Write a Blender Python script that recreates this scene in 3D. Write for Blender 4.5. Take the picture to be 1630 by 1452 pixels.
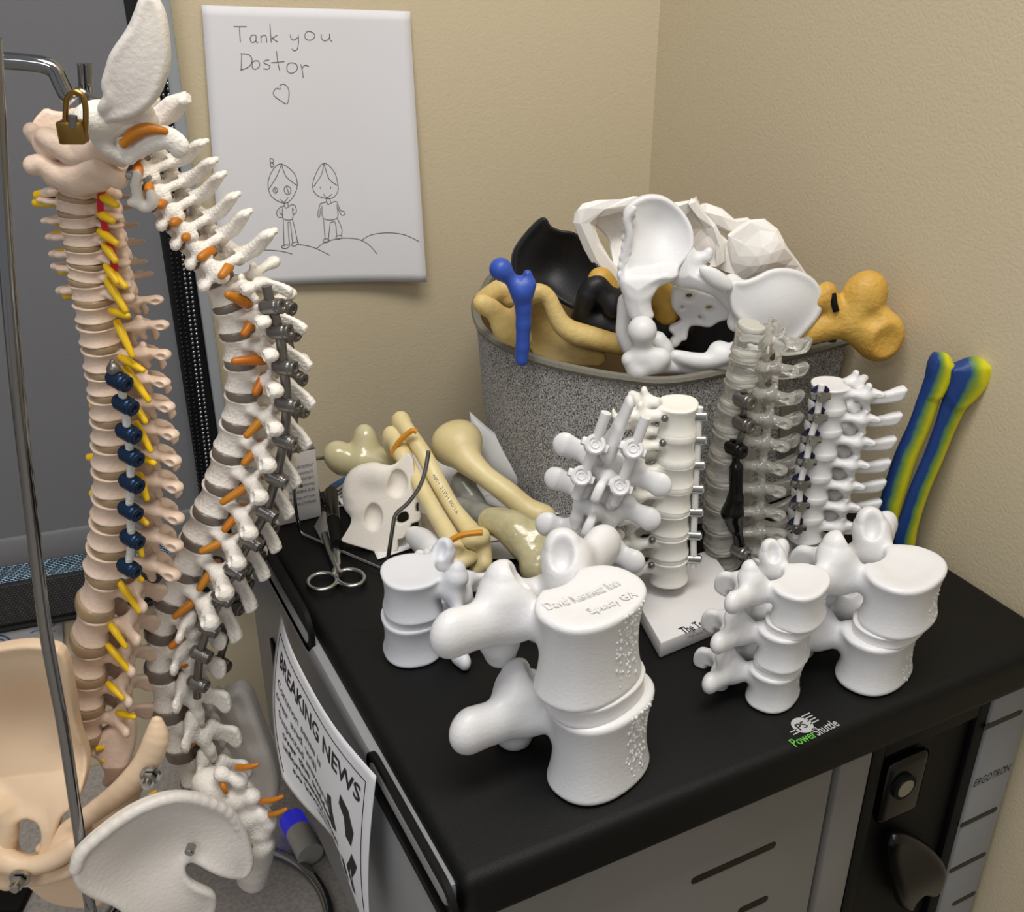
import bpy, bmesh, math, random
import numpy as np
from mathutils import Vector, Matrix
PI = math.pi
random.seed(7); rng = np.random.RandomState(7)
scene = bpy.context.scene
for o in list(bpy.data.objects): bpy.data.objects.remove(o)
COL = scene.collection
# ------------------------------------------------------------------ camera
HC = 0.54; PITCH = math.radians(27.5); YAW = math.radians(27.0); FPX = 1700.0; IW, IH = 1630, 1452
cam_d = bpy.data.cameras.new('camera'); cam = bpy.data.objects.new('camera', cam_d); COL.objects.link(cam)
cam.location = (0, 0, HC); cam.rotation_euler = (PI/2-PITCH, 0, -YAW)
cam_d.sensor_fit = 'HORIZONTAL'; cam_d.sensor_width = 36; cam_d.lens = 36*FPX/IW; cam_d.clip_start = .02
scene.camera = cam
# ------------------------------------------------------------------ world and lamps
w = bpy.data.worlds.new('world'); scene.world = w; w.use_nodes = True
w.node_tree.nodes['Background'].inputs[0].default_value = (.90, .93, 1, 1)
w.node_tree.nodes['Background'].inputs[1].default_value = .30
def area(name, loc, rot, sx, sy, power, col=(1, .965, .92)):
    l = bpy.data.lights.new(name, 'AREA'); l.shape = 'RECTANGLE'; l.size = sx; l.size_y = sy; l.energy = power; l.color = col
    o = bpy.data.objects.new(name, l); COL.objects.link(o); o.location = loc; o.rotation_euler = rot; return o
area('ceiling_panel_light', (.15, .25, 1.55), (0, 0, 0), 1.0, .5, 19.0)
area('ceiling_panel_light', (-1.3, -.9, 1.55), (0, 0, 0), 1.2, .6, 15.0)
scene.view_settings.view_transform = 'Standard'; scene.view_settings.look = 'None'
scene.view_settings.exposure = 0.10; scene.view_settings.gamma = 1
# ------------------------------------------------------------------ geometry of the view (used to read places off the photo)
FW = np.array([math.sin(YAW), math.cos(YAW), 0]); RT = np.array([math.cos(YAW), -math.sin(YAW), 0]); UP = np.array([0, 0, 1.])
CP = np.array([0, 0, HC])
def ray(px, py):
    a = (px-815)/FPX; b = -(py-726)/FPX
    return a*RT + (math.cos(PITCH)+math.sin(PITCH)*b)*FW + (-math.sin(PITCH)+math.cos(PITCH)*b)*UP
def atz(px, py, z=0): d = ray(px, py); return CP + d*((z-HC)/d[2])
def atF(px, py, F): d = ray(px, py); return CP + d*(F/(d@FW))
def atN(px, py, n, dist): d = ray(px, py); return CP + d*((dist-CP@n)/(d@n))
def azd(deg): a = math.radians(deg); return FW*math.cos(a)+RT*math.sin(a)
def nrm(v): v = np.asarray(v, float); return v/(np.linalg.norm(v)+1e-12)
# ------------------------------------------------------------------ materials
def lin(c):
    c = [x/255 for x in c]; return tuple([(x/12.92 if x <= .04045 else ((x+.055)/1.055)**2.4) for x in c])+(1,)
def mat(name, rgb, rough=.5, metal=0., bump=0., bscale=200., var=0., vscale=30., rgb2=None, trans=0., ior=1.45, sss=0., coat=0., emit=None, detail=3):
    m = bpy.data.materials.new(name); m.use_nodes = True; nt = m.node_tree; b = nt.nodes['Principled BSDF']
    b.inputs['Base Color'].default_value = lin(rgb); b.inputs['Roughness'].default_value = rough
    b.inputs['Metallic'].default_value = metal; b.inputs['Transmission Weight'].default_value = trans; b.inputs['IOR'].default_value = ior
    b.inputs['Coat Weight'].default_value = coat
    if sss: b.inputs['Subsurface Weight'].default_value = sss; b.inputs['Subsurface Radius'].default_value = (.004, .003, .002); b.inputs['Subsurface Scale'].default_value = 1
    if emit: b.inputs['Emission Color'].default_value = lin(emit[0]); b.inputs['Emission Strength'].default_value = emit[1]
    tc = nt.nodes.new('ShaderNodeTexCoord')
    if bump:
        n = nt.nodes.new('ShaderNodeTexNoise'); n.inputs['Scale'].default_value = bscale; n.inputs['Detail'].default_value = detail
        nt.links.new(tc.outputs['Object'], n.inputs['Vector'])
        bp = nt.nodes.new('ShaderNodeBump'); bp.inputs['Strength'].default_value = bump; bp.inputs['Distance'].default_value = .002
        nt.links.new(n.outputs['Fac'], bp.inputs['Height']); nt.links.new(bp.outputs['Normal'], b.inputs['Normal'])
    if rgb2 is not None:
        n = nt.nodes.new('ShaderNodeTexNoise'); n.inputs['Scale'].default_value = vscale; n.inputs['Detail'].default_value = 4
        nt.links.new(tc.outputs['Object'], n.inputs['Vector'])
        r = nt.nodes.new('ShaderNodeValToRGB'); r.color_ramp.elements[0].position = .35; r.color_ramp.elements[1].position = .65
        r.color_ramp.elements[0].color = lin(rgb); r.color_ramp.elements[1].color = lin(rgb2)
        nt.links.new(n.outputs['Fac'], r.inputs['Fac']); nt.links.new(r.outputs['Color'], b.inputs['Base Color'])
    return m
M = {}
M['wall'] = mat('beige_wall_paint', (208, 194, 164), .6, bump=.22, bscale=330, detail=4)
M['floor'] = mat('floor', (120, 115, 108), .5)
M['counter'] = mat('speckled_grey_counter', (150, 144, 138), .45, rgb2=(172, 166, 160), vscale=260)
M['shade'] = mat('grey_roller_shade', (112, 113, 117), .75, bump=.1, bscale=700)
M['shade_low'] = mat('grey_hem_fabric', (118, 119, 123), .7, bump=.1, bscale=700)
M['rubber'] = mat('black_rubber', (17, 18, 20), .5)
M['trim'] = mat('grey_blue_trim', (150, 156, 160), .4)
M['bead'] = mat('steel_bead', (150, 152, 156), .25, 1.0)
M['beadblk'] = mat('black_bead', (30, 32, 35), .3, .6)
M['blk'] = mat('black_cart_plastic', (9, 9, 9), .5, bump=.25, bscale=1400)
M['blk'].node_tree.nodes['Principled BSDF'].inputs['Specular IOR Level'].default_value = .28
M['blk2'] = mat('black_gloss_plastic', (6, 6, 6), .25)
M['blkm'] = mat('black_matte_plastic', (7, 7, 7), .65); M['blkm'].node_tree.nodes['Principled BSDF'].inputs['Specular IOR Level'].default_value = .25
M['gry'] = mat('grey_cart_paint', (138, 139, 140), .42, bump=.06, bscale=900)
M['gryd'] = mat('grey_door_paint', (122, 119, 114), .45, bump=.06, bscale=900)
M['paper'] = mat('white_paper', (226, 226, 230), .8, bump=.12, bscale=25)
M['paper2'] = mat('white_glossy_paper', (222, 222, 222), .35)
M['pencil'] = mat('pencil_line', (105, 105, 108), .8)
M['ink'] = mat('black_ink', (28, 28, 30), .7)
M['inkg'] = mat('grey_ink', (90, 90, 95), .7)
M['print'] = mat('white_print_plastic', (222, 222, 222), .42, sss=0, bump=.05, bscale=900)
M['printg'] = mat('cool_white_print_plastic', (214, 216, 222), .5, bump=.05, bscale=900)
M['printt'] = mat('translucent_white_resin', (236, 234, 226), .35, sss=.12)
M['milky'] = mat('milky_disc', (232, 230, 220), .25, trans=.4)
M['boneW'] = mat('rough_white_bone', (238, 233, 224), .4, bump=.45, bscale=420, detail=4)
M['boneP'] = mat('pinkish_bone', (228, 203, 182), .4, bump=.3, bscale=260, detail=4)
M['boneB'] = mat('plain_beige_bone', (231, 203, 170), .42, bump=.12, bscale=120, detail=3)
M['bonePw'] = mat('smooth_white_pelvis_bone', (226, 220, 212), .4, bump=.25, bscale=300, detail=4)
M['boneY'] = mat('yellow_bone', (219, 194, 128), .5, bump=.4, bscale=200, rgb2=(196, 164, 96), vscale=22)
M['boneYf'] = mat('orange_yellow_bone', (212, 172, 84), .5, bump=.5, bscale=240, rgb2=(196, 150, 62), vscale=30)
M['boneC'] = mat('cream_bone', (226, 210, 160), .4, bump=.15, bscale=150, rgb2=(214, 196, 142), vscale=25)
M['boneG'] = mat('glossy_resin_bone', (196, 188, 150), .18, bump=.35, bscale=220, coat=.5, rgb2=(176, 166, 126), vscale=40)
M['boneR'] = mat('cloudy_resin_bone', (170, 170, 162), .25, bump=.15, bscale=200, trans=.3, rgb2=(150, 148, 138), vscale=60)
M['foam'] = mat('off_white_foam', (226, 220, 210), .75, bump=.15, bscale=300)
M['disc'] = mat('translucent_brown_disc', (176, 150, 116), .25, trans=.12, coat=.3)
M['discg'] = mat('translucent_grey_disc', (122, 112, 102), .25, trans=.12, coat=.3)
M['nervey'] = mat('yellow_nerve', (232, 190, 20), .35)
M['nerveo'] = mat('orange_nerve', (188, 128, 30), .35, rgb2=(196, 108, 20), vscale=14)
M['red'] = mat('red_artery', (190, 20, 36), .35)
M['redp'] = mat('pale_red_artery', (196, 66, 76), .35)
M['ti'] = mat('dark_titanium', (128, 125, 122), .3, .85)
M['navy'] = mat('navy_anodised_metal', (30, 52, 80), .28, .6)
M['rope'] = mat('white_braided_cord', (222, 222, 218), .6, bump=.8, bscale=500)
M['chrome'] = mat('chrome', (150, 150, 150), .1, 1.0)
M['steel'] = mat('brushed_steel', (170, 170, 166), .25, 1.0)
M['brass'] = mat('brass', (150, 118, 62), .35, 1.0)
M['blue'] = mat('blue_print_plastic', (52, 84, 176), .4, bump=.1, bscale=500)
M['black_print'] = mat('black_print_plastic', (20, 20, 23), .5, bump=.1, bscale=500)
M['rim'] = mat('olive_grey_binding', (118, 115, 104), .7, bump=.4, bscale=900)
M['inside'] = mat('tan_lining', (120, 98, 62), .8)
M['band'] = mat('orange_rubber_band', (206, 140, 34), .5)
M['acryl'] = mat('milky_acrylic', (222, 220, 220), .25, sss=.2, coat=.3)
M['purple'] = mat('purple_grey_card', (92, 82, 90), .5)
M['card'] = mat('white_card', (206, 203, 202), .55)
M['clear'] = mat('clear_resin', (244, 243, 236), .05, trans=.80, ior=1.36)
def set_gradient(m): pass
# ------------------------------------------------------------------ object helpers
def mesh_obj(name, verts, faces, material, parent=None, smooth=True, loc=None):
    """verts in world space; stored relative to the parent's origin (or to loc / own base)"""
    verts = np.asarray(verts, float)
    if parent is not None: off = np.array(parent.location) if parent.parent is None else np.array(parent.location)+np.array(parent.parent.location)
    elif loc is not None: off = np.array(loc)
    else: off = np.array([verts[:, 0].mean(), verts[:, 1].mean(), verts[:, 2].min()])
    me = bpy.data.meshes.new(name); me.from_pydata((verts-off).tolist(), [], [list(map(int, f)) for f in faces]); me.update()
    if smooth: me.polygons.foreach_set('use_smooth', [True]*len(me.polygons))
    if isinstance(material, (list, tuple)):
        for x in material: me.materials.append(x)
    else: me.materials.append(material)
    o = bpy.data.objects.new(name, me); COL.objects.link(o)
    if parent is not None: o.parent = parent
    else: o.location = off
    return o
def tag(o, label=None, cat=None, group=None, kind=None):
    if label: o['label'] = label
    if cat: o['category'] = cat
    if group: o['group'] = group
    if kind: o['kind'] = kind
    return o
def thing(name, label, cat, loc, group=None):
    o = bpy.data.objects.new(name, None); COL.objects.link(o); o.location = tuple(float(x) for x in loc); o.empty_display_size = .02
    return tag(o, label, cat, group)
class MB:
    """collects shapes, builds ONE mesh object"""
    def __init__(s): s.v = []; s.f = []; s.n = 0; s.mi = []
    def add(s, v, f, mi=0):
        v = np.asarray(v, float); s.v.append(v); s.f += [[i+s.n for i in q] for q in f]; s.n += len(v); s.mi += [mi]*len(f); return s
    def bm(s, b, mi=0):
        b.verts.index_update(); s.add([v.co[:] for v in b.verts], [[v.index for v in f.verts] for f in b.faces], mi); b.free(); return s
    def box(s, O, U, V, N, a, b, bev=0, seg=2, mi=0):
        """box between local corners a and b in frame"""
        b_ = bmesh.new(); r = bmesh.ops.create_cube(b_, size=1)
        a = np.array(a, float); b = np.array(b, float); c = (a+b)/2; d = np.abs(b-a)
        for v in b_.verts: v.co = Vector(np.array(v.co)*d+c)
        if bev: bmesh.ops.bevel(b_, geom=b_.edges[:], offset=bev, segments=seg, affect='EDGES', profile=.5)
        for v in b_.verts: v.co = Vector(O+v.co[0]*U+v.co[1]*V+v.co[2]*N)
        return s.bm(b_, mi)
    def prism(s, poly, O, U, V, N, n0, n1, bev=0, seg=2, mi=0, warp=None):
        b_ = bmesh.new(); vs = [b_.verts.new((p[0], p[1], n0)) for p in poly]; f = b_.faces.new(vs)
        r = bmesh.ops.extrude_face_region(b_, geom=[f]); nv = [e for e in r['geom'] if isinstance(e, bmesh.types.BMVert)]
        for v in nv: v.co.z = n1
        bmesh.ops.recalc_face_normals(b_, faces=b_.faces[:])
        if bev: bmesh.ops.bevel(b_, geom=b_.edges[:], offset=bev, segments=seg, affect='EDGES', profile=.5)
        for v in b_.verts: v.co = Vector(O+v.co[0]*U+v.co[1]*V+v.co[2]*N)
        return s.bm(b_, mi)
    def tube(s, pts, r, seg=10, closed=False, mi=0, cap=True):
        pts = np.asarray(pts, float); n = len(pts); rr = np.ones(n)*r if np.isscalar(r) else np.asarray(r, float)
        T = np.zeros_like(pts)
        for i in range(n):
            a = pts[(i-1) % n] if (closed or i > 0) else pts[i]; b = pts[(i+1) % n] if (closed or i < n-1) else pts[i]; T[i] = nrm(b-a)
        ref = np.array([0, 0, 1.]) if abs(T[0][2]) < .9 else np.array([1., 0, 0]); X = nrm(np.cross(T[0], ref)); rings = []
        for i in range(n):
            X = nrm(X-T[i]*(X@T[i])); Y = np.cross(T[i], X); an = np.arange(seg)/seg*2*PI
            rings.append(pts[i]+rr[i]*(np.cos(an)[:, None]*X+np.sin(an)[:, None]*Y))
        v = np.concatenate(rings); f = []
        for i in range(n if closed else n-1):
            for k in range(seg):
                j = (i+1) % n; f.append([i*seg+k, i*seg+(k+1) % seg, j*seg+(k+1) % seg, j*seg+k])
        if not closed and cap: f.append(list(range(seg))[::-1]); f.append([(n-1)*seg+k for k in range(seg)])
        return s.add(v, f, mi)
    def ball(s, c, r, mi=0, seg=12):
        b_ = bmesh.new(); bmesh.ops.create_uvsphere(b_, u_segments=seg, v_segments=max(6, seg*2//3), radius=1)
        r = np.ones(3)*r
        for v in b_.verts: v.co = Vector(np.array(v.co)*r+np.array(c))
        return s.bm(b_, mi)
    def grid(s, fn, nu, nv, mi=0, closeu=False):
        v = [fn(i/(nu-(0 if closeu else 1)), j/(nv-1)) for i in range(nu) for j in range(nv)]; f = []
        for i in range(nu if closeu else nu-1):
            for j in range(nv-1): a = i*nv+j; b = ((i+1) % nu)*nv+j; f.append([a, b, b+1, a+1])
        return s.add(v, f, mi)
    def build(s, name, material, parent=None, smooth=True, sharp=40, loc=None):
        o = mesh_obj(name, np.concatenate(s.v), s.f, material, parent, smooth, loc)
        if isinstance(material, (list, tuple)): o.data.polygons.foreach_set('material_index', s.mi)
        if smooth and sharp:
            me = o.data; b_ = bmesh.new(); b_.from_mesh(me); bmesh.ops.recalc_face_normals(b_, faces=b_.faces[:])
            for e in b_.edges:
                if len(e.link_faces) == 2 and e.calc_face_angle(0) > math.radians(sharp): e.smooth = False
            b_.to_mesh(me); b_.free()
        return o
def bez(pts, n=8):
    """smooth Catmull-Rom through points"""
    P = [np.asarray(p, float) for p in pts]; P = [2*P[0]-P[1]]+P+[2*P[-1]-P[-2]]; out = []
    for i in range(1, len(P)-2):
        for k in range(n):
            t = k/n; a, b, c, d = P[i-1:i+3]
            out.append(.5*(2*b+(c-a)*t+(2*a-5*b+4*c-d)*t*t+(3*b-a-3*c+d)*t**3))
    out.append(P[-2]); return np.array(out)
def bezc(pts, n=6):
    P = [np.asarray(p, float) for p in pts]; m = len(P); out = []
    for i in range(m):
        a, b, c, d = P[i-1], P[i], P[(i+1) % m], P[(i+2) % m]
        for k in range(n): t = k/n; out.append(.5*(2*b+(c-a)*t+(2*a-5*b+4*c-d)*t*t+(3*b-a-3*c+d)*t**3))
    return np.array(out)
# ------------------------------------------------------------------ soft solid modelling: distance fields + surface nets
class SD:
    def __init__(s): s.ops = []
    def _a(s, fn, lo, hi, k, mode='+'): s.ops.append((fn, np.array(lo, float), np.array(hi, float), k, mode)); return s
    def cone(s, a, b, ra, rb=None, k=.004, flat=None, mode='+'):
        a = np.array(a, float); b = np.array(b, float); rb = ra if rb is None else rb; ba = b-a; L2 = ba@ba+1e-12; R = max(ra, rb)
        fa = None if flat is None else (nrm(flat[0]), flat[1])
        def fn(p):
            h = np.clip(((p-a)@ba)/L2, 0, 1); q = p-a-h[..., None]*ba; r = ra+(rb-ra)*h
            if fa is None: return np.sqrt((q*q).sum(-1))-r
            c = q@fa[0]; s_ = fa[1]; m = (q*q).sum(-1)-c*c+(c/s_)**2
            return (np.sqrt(np.maximum(m, 0))-r)*min(1, max(s_, .45))
        return s._a(fn, np.minimum(a, b)-R, np.maximum(a, b)+R, k, mode)
    def chain(s, pts, rs, k=.004, flat=None, mode='+'):
        rs = [rs]*len(pts) if np.isscalar(rs) else rs
        T = SD()
        for i in range(len(pts)-1): T.cone(pts[i], pts[i+1], rs[i], rs[i+1], k, flat, mode)
        O_ = T.ops; lo = np.min([o[1] for o in O_], 0); hi = np.max([o[2] for o in O_], 0)
        def fn(p):
            d = O_[0][0](p)
            for o in O_[1:]:
                e = o[0](p); h = np.maximum(.003-np.abs(d-e), 0)/.003; d = np.minimum(d, e)-h*h*.00045
            return d
        return s._a(fn, lo, hi, k, mode)
    def ell(s, c, r, R=None, k=.004, mode='+'):
        c = np.array(c, float); r = np.array([r]*3 if np.isscalar(r) else r, float); R = np.eye(3) if R is None else np.array(R, float)
        def fn(p):
            q = (p-c)@R.T; k0 = np.sqrt(((q/r)**2).sum(-1)); k1 = np.sqrt(((q/r**2)**2).sum(-1))+1e-9; return k0*(k0-1)/k1
        return s._a(fn, c-r.max(), c+r.max(), k, mode)
    def cyl(s, c, hx, hy, hz, waist=.1, rnd=.002, R=None, notch=0., k=.004, mode='+', concave=0.):
        """vertebral body: x lateral, y posterior, z up, in frame R (rows = local axes)"""
        c = np.array(c, float); R = np.eye(3) if R is None else np.array(R, float)
        def fn(p):
            q = (p-c)@R.T; z = q[..., 2]/hz; m = np.minimum(hx, hy)
            wz = 1-waist*(1-np.clip(np.abs(z), 0, 1)**2.2)
            e = (np.abs(q[..., 0]/hx)**2.3+np.abs(q[..., 1]/hy)**2.3)**(1/2.3)
            d2 = (e/wz-1)*m
            if notch: 
                d3 = notch-np.sqrt((q[..., 0]*.8)**2+(q[..., 1]-hy-notch*.62)**2); d2 = np.maximum(d2, d3)
            zt = hz-concave*np.exp(-(e/.62)**4)
            dz = np.abs(q[..., 2])-zt
            u = np.maximum(d2+rnd, 0); v = np.maximum(dz+rnd, 0)
            return np.minimum(np.maximum(d2, dz)+rnd, 0)+np.sqrt(u*u+v*v)-rnd
        B = math.sqrt(hx*hx+hy*hy+hz*hz)
        return s._a(fn, c-B, c+B, k, mode)
    def plate(s, poly, O, U, V, N, th, surf=None, holes=(), rnd=None, k=.004, mode='+', n=240, thf=None, wlo=None):
        """curved plate of real thickness: outline poly in (u,v), middle surface w=surf(u,v), half thickness th or thf(u,v,edge distance)"""
        O = np.array(O, float); U = nrm(U); V = nrm(V); N = nrm(N); poly = np.array(poly, float)
        def d2(P, q):
            d = np.full(len(q), 1e9); ins = np.zeros(len(q), bool); m = len(P)
            for i in range(m):
                a = P[i]; b = P[(i+1) % m]; e = b-a; w = q-a; h = np.clip((w@e)/(e@e+1e-15), 0, 1); z = w-h[:, None]*e
                d = np.minimum(d, (z*z).sum(1)); c = (a[1] <= q[:, 1]) != (b[1] <= q[:, 1])
                with np.errstate(divide='ignore', invalid='ignore'): ins ^= c & (q[:, 0] < a[0]+(q[:, 1]-a[1])*e[0]/(e[1] if abs(e[1]) > 1e-12 else 1e-12))
            d = np.sqrt(d); return np.where(ins, -d, d)
        sf = surf or (lambda u, v: 0*u); R_ = th if rnd is None else rnd
        uu, vv = poly[:, 0], poly[:, 1]; gu, gv = np.meshgrid(np.linspace(uu.min(), uu.max(), 12), np.linspace(vv.min(), vv.max(), 12)); W = sf(gu.ravel(), gv.ravel())
        lo3 = []; 
        T = th*2.2 if thf is not None else th
        for a in (uu.min()-T, uu.max()+T):
            for b in (vv.min()-T, vv.max()+T):
                for c in (W.min()-T, W.max()+T): lo3.append(O+a*U+b*V+c*N)
        lo3 = np.array(lo3)
        def fn(p):
            sh = p.shape[:-1]; q = p.reshape(-1, 3)-O; u = q@U; v = q@V; w = q@N; uv = np.stack([u, v], 1); d = d2(poly, uv)
            for H in holes: d = np.maximum(d, -d2(np.array(H, float), uv))
            t = th if thf is None else thf(u, v, -d)
            e = 3e-4; s0 = sf(u, v); gx = (sf(u+e, v)-s0)/e; gy = (sf(u, v+e)-s0)/e
            dw = np.abs(w-s0)/np.sqrt(1+gx*gx+gy*gy)-t
            rr = np.minimum(R_, t); a = np.maximum(d+rr, 0); b = np.maximum(dw+rr, 0)
            return (np.minimum(np.maximum(d, dw)+rr, 0)+np.sqrt(a*a+b*b)-rr).reshape(sh)
        return s._a(fn, lo3.min(0), lo3.max(0), k, mode)
    def mesh(s, vox, noise=0., nfreq=0., seed=0):
        pos = [o for o in s.ops if o[4] == '+']; pad = 3*vox+.35*max(o[3] for o in pos); lo = np.min([o[1] for o in pos], 0)-pad; hi = np.max([o[2] for o in pos], 0)+pad
        n = np.ceil((hi-lo)/vox).astype(int)+1; D = np.full(n, 1., np.float32)
        ax = [lo[i]+np.arange(n[i])*vox for i in range(3)]
        for fn, a, b, k, mode in s.ops:
            m = k+2.5*vox
            i0 = np.clip(((a-m-lo)/vox).astype(int), 0, n-1); i1 = np.clip(np.ceil((b+m-lo)/vox).astype(int)+1, 1, n)
            if (i1 <= i0).any(): continue
            g = np.stack(np.meshgrid(*[ax[i][i0[i]:i1[i]] for i in range(3)], indexing='ij'), -1)
            e = fn(g); sl = tuple(slice(i0[i], i1[i]) for i in range(3)); d = D[sl]
            if mode == '+': h = np.maximum(k-np.abs(d-e), 0)/k; D[sl] = np.minimum(d, e)-h*h*k*.25
            else: e = -e; h = np.maximum(k-np.abs(d-e), 0)/k; D[sl] = np.maximum(d, e)+h*h*k*.25
        if noise:
            r_ = np.random.RandomState(seed); g = np.stack(np.meshgrid(*ax, indexing='ij'), -1); nz = np.zeros(n)
            for j in range(5):
                kv = r_.randn(3)*nfreq; nz += np.sin(g@kv+r_.rand()*6.28)*np.sin(g@(r_.randn(3)*nfreq)+r_.rand()*6.28)
            D = D+noise*nz.astype(np.float32)
        return nets(D, lo, vox)
    def build(s, name, material, parent=None, vox=.001, loc=None, noise=0, nfreq=0, seed=0):
        v, f = s.mesh(vox, noise, nfreq, seed); return mesh_obj(name, v, f, material, parent, True, loc)
def nets(D, lo, vox):
    S = D < 0; nx, ny, nz = D.shape
    c = np.zeros((nx-1, ny-1, nz-1, 3), np.float32); cnt = np.zeros((nx-1, ny-1, nz-1), np.int8)
    corners = [(i, j, k) for i in (0, 1) for j in (0, 1) for k in (0, 1)]
    sub = lambda A, o: A[o[0]:nx-1+o[0], o[1]:ny-1+o[1], o[2]:nz-1+o[2]]
    for a in corners:
        for d in range(3):
            if a[d] == 1: continue
            b = list(a); b[d] = 1; sa, sb = sub(S, a), sub(S, b); x = sa != sb
            if not x.any(): continue
            idx = np.nonzero(x); da, db = sub(D, a)[idx], sub(D, b)[idx]; t = da/(da-db)
            p = np.tile(np.array(a, np.float32), (len(t), 1)); p[:, d] += t
            c[idx] += p; cnt[idx] += 1
    act = cnt > 0; ids = -np.ones(act.shape, np.int64); ids[act] = np.arange(act.sum())
    idx = np.stack(np.nonzero(act), 1); V = (idx+c[act]/cnt[act][:, None])*vox+lo
    F = []
    for d in range(3):
        a = [slice(None)]*3; b = [slice(None)]*3; a[d] = slice(0, -1); b[d] = slice(1, None)
        s0, s1 = S[tuple(a)], S[tuple(b)]; e = np.stack(np.nonzero(s0 != s1), 1)
        u, w_ = (d+1) % 3, (d+2) % 3
        ok = (e[:, u] > 0) & (e[:, w_] > 0) & (e[:, u] < D.shape[u]-1) & (e[:, w_] < D.shape[w_]-1); e = e[ok]
        if not len(e): continue
        ins = s0[tuple(e.T)]
        def cell(du, dw): q = e.copy(); q[:, u] -= du; q[:, w_] -= dw; return ids[tuple(q.T)]
        q = np.stack([cell(0, 0), cell(1, 0), cell(1, 1), cell(0, 1)], 1); q[~ins] = q[~ins][:, ::-1]; F.append(q)
    return V, np.concatenate(F)
# ------------------------------------------------------------------ the room
XR = .736; CY = 1.0790; TILT = math.radians(8); ZF = -1.2; ZT = 1.6; DZ = -.463
WU = np.array([math.cos(TILT), -math.sin(TILT), 0]); WN = np.array([-math.sin(TILT), -math.cos(TILT), 0])   # along the wall to the right, out of the wall into the room
W0 = np.array([XR, CY, 0.])
def struct(name, b, m, smooth=False): o = b.build(name, m, None, smooth, 40 if smooth else 0); o['kind'] = 'structure'; return o
def onwall(px, py, n=0.):
    p = atN(px, py, WN, W0@WN+n); q = p-W0; return (q@WU, q[2])
b = MB().box(W0, WU, UP, WN, (-3, ZF, -.08), (0.08, ZT, 0)); struct('wall_back', b, M['wall'])
b = MB().box(np.array([XR, 0, 0]), np.array([0, 1., 0]), UP, np.array([1., 0, 0]), (-2, ZF, 0), (CY+.05, ZT, .08)); struct('wall_right', b, M['wall'])
b = MB().box(np.zeros(3), np.array([1., 0, 0]), np.array([0, 1., 0]), UP, (-2.5, -2, ZF-.05), (1, 2, ZF)); struct('floor', b, M['floor'])
# window with a grey roller shade
def wq(pts, n=0.): return [onwall(x, y, n) for x, y in pts]
ul = onwall(262, 300, .012)[0]; ux = onwall(283, 300, .012)[0]
vs0 = onwall(150, 862, .012)[1]; vs1 = onwall(150, 905, .012)[1]; vs2 = onwall(150, 968, .012)[1]
# side channel: black rubber with the bead chains, then grey blue trim
def ux_at(px, py, n): return onwall(px, py, n)[0]
x_tr0 = ux_at(284, 250, .02); x_tr1 = ux_at(304, 250, .02); x_rb0 = ux_at(222, 40, .012); x_rb0 = ux_at(268, 400, .012)
struct('window_1', MB().box(W0, WU, UP, WN, (-2.2, vs1-.002, .004), (x_rb0, ZT, .008)), M['shade_low'])
b = MB().box(W0, WU, UP, WN, (x_tr0, vs2-.03, 0), (x_tr1, ZT, .03), .003); struct('trim_1', b, M['trim'])
b = MB().box(W0, WU, UP, WN, (x_rb0-.006, vs2+.012, 0), (x_tr0, ZT, .016), .002); struct('trim_2', b, M['rubber'])
sh = thing('roller_shade', 'large dark grey roller shade pulled down over the window', 'window shade', W0+WU*-1.3+UP*vs0+WN*.012)
b = MB().box(W0, WU, UP, WN, (-2.2, vs0, .010), (x_rb0-.001, ZT, .014)); b.build('shade_fabric', M['shade'], sh, False)
b = MB().box(W0, WU, UP, WN, (-2.2, vs0-.012, .009), (x_rb0-.001, vs0+.024, .019), .004); b.build('hem_bar', M['shade_low'], sh)
# bright strip of daylight through the open mesh below, and the dark mesh strip
def mesh_mat(name, c1, c2, sx, sy, em):
    m = mat(name, c1, .7); nt = m.node_tree; bs = nt.nodes['Principled BSDF']; tc = nt.nodes.new('ShaderNodeTexCoord')
    mp = nt.nodes.new('ShaderNodeMapping'); mp.inputs['Scale'].default_value = (1, 1, 1); mp.inputs['Rotation'].default_value = (PI/2, 0, 0)
    br = nt.nodes.new('ShaderNodeTexBrick'); br.inputs['Scale'].default_value = 1; br.inputs['Mortar Size'].default_value = .0009; br.inputs['Brick Width'].default_value = sx; br.inputs['Row Height'].default_value = sy
    br.inputs['Color1'].default_value = lin(c1); br.inputs['Color2'].default_value = lin(c2); br.inputs['Mortar'].default_value = lin((36, 36, 38)); br.inputs['Mortar Smooth'].default_value = .3
    nt.links.new(tc.outputs['Object'], mp.inputs[0]); nt.links.new(mp.outputs[0], br.inputs['Vector']); nt.links.new(br.outputs['Color'], bs.inputs['Base Color'])
    if em: nt.links.new(br.outputs['Color'], bs.inputs['Emission Color']); bs.inputs['Emission Strength'].default_value = em
    return m
M['daylight'] = mesh_mat('daylit_window_glass', (150, 190, 214), (96, 128, 150), .006, .0022, .75)
M['mesh'] = mesh_mat('dark_window_mesh', (84, 82, 80), (70, 68, 66), .0040, .0030, 0)
struct('window_2', MB().box(W0, WU, UP, WN, (-2.2, vs1, .003), (x_rb0+.02, vs0, .011)), M['daylight'])
struct('window_3', MB().box(W0, WU, UP, WN, (-2.2, vs2, .002), (x_rb0+.03, vs1, .016), .002), M['mesh'])
struct('trim_3', MB().box(W0, WU, UP, WN, (-2.2, vs2-.006, .0), (x_rb0+.03, vs2, .022), .002), M['rubber'])
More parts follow.
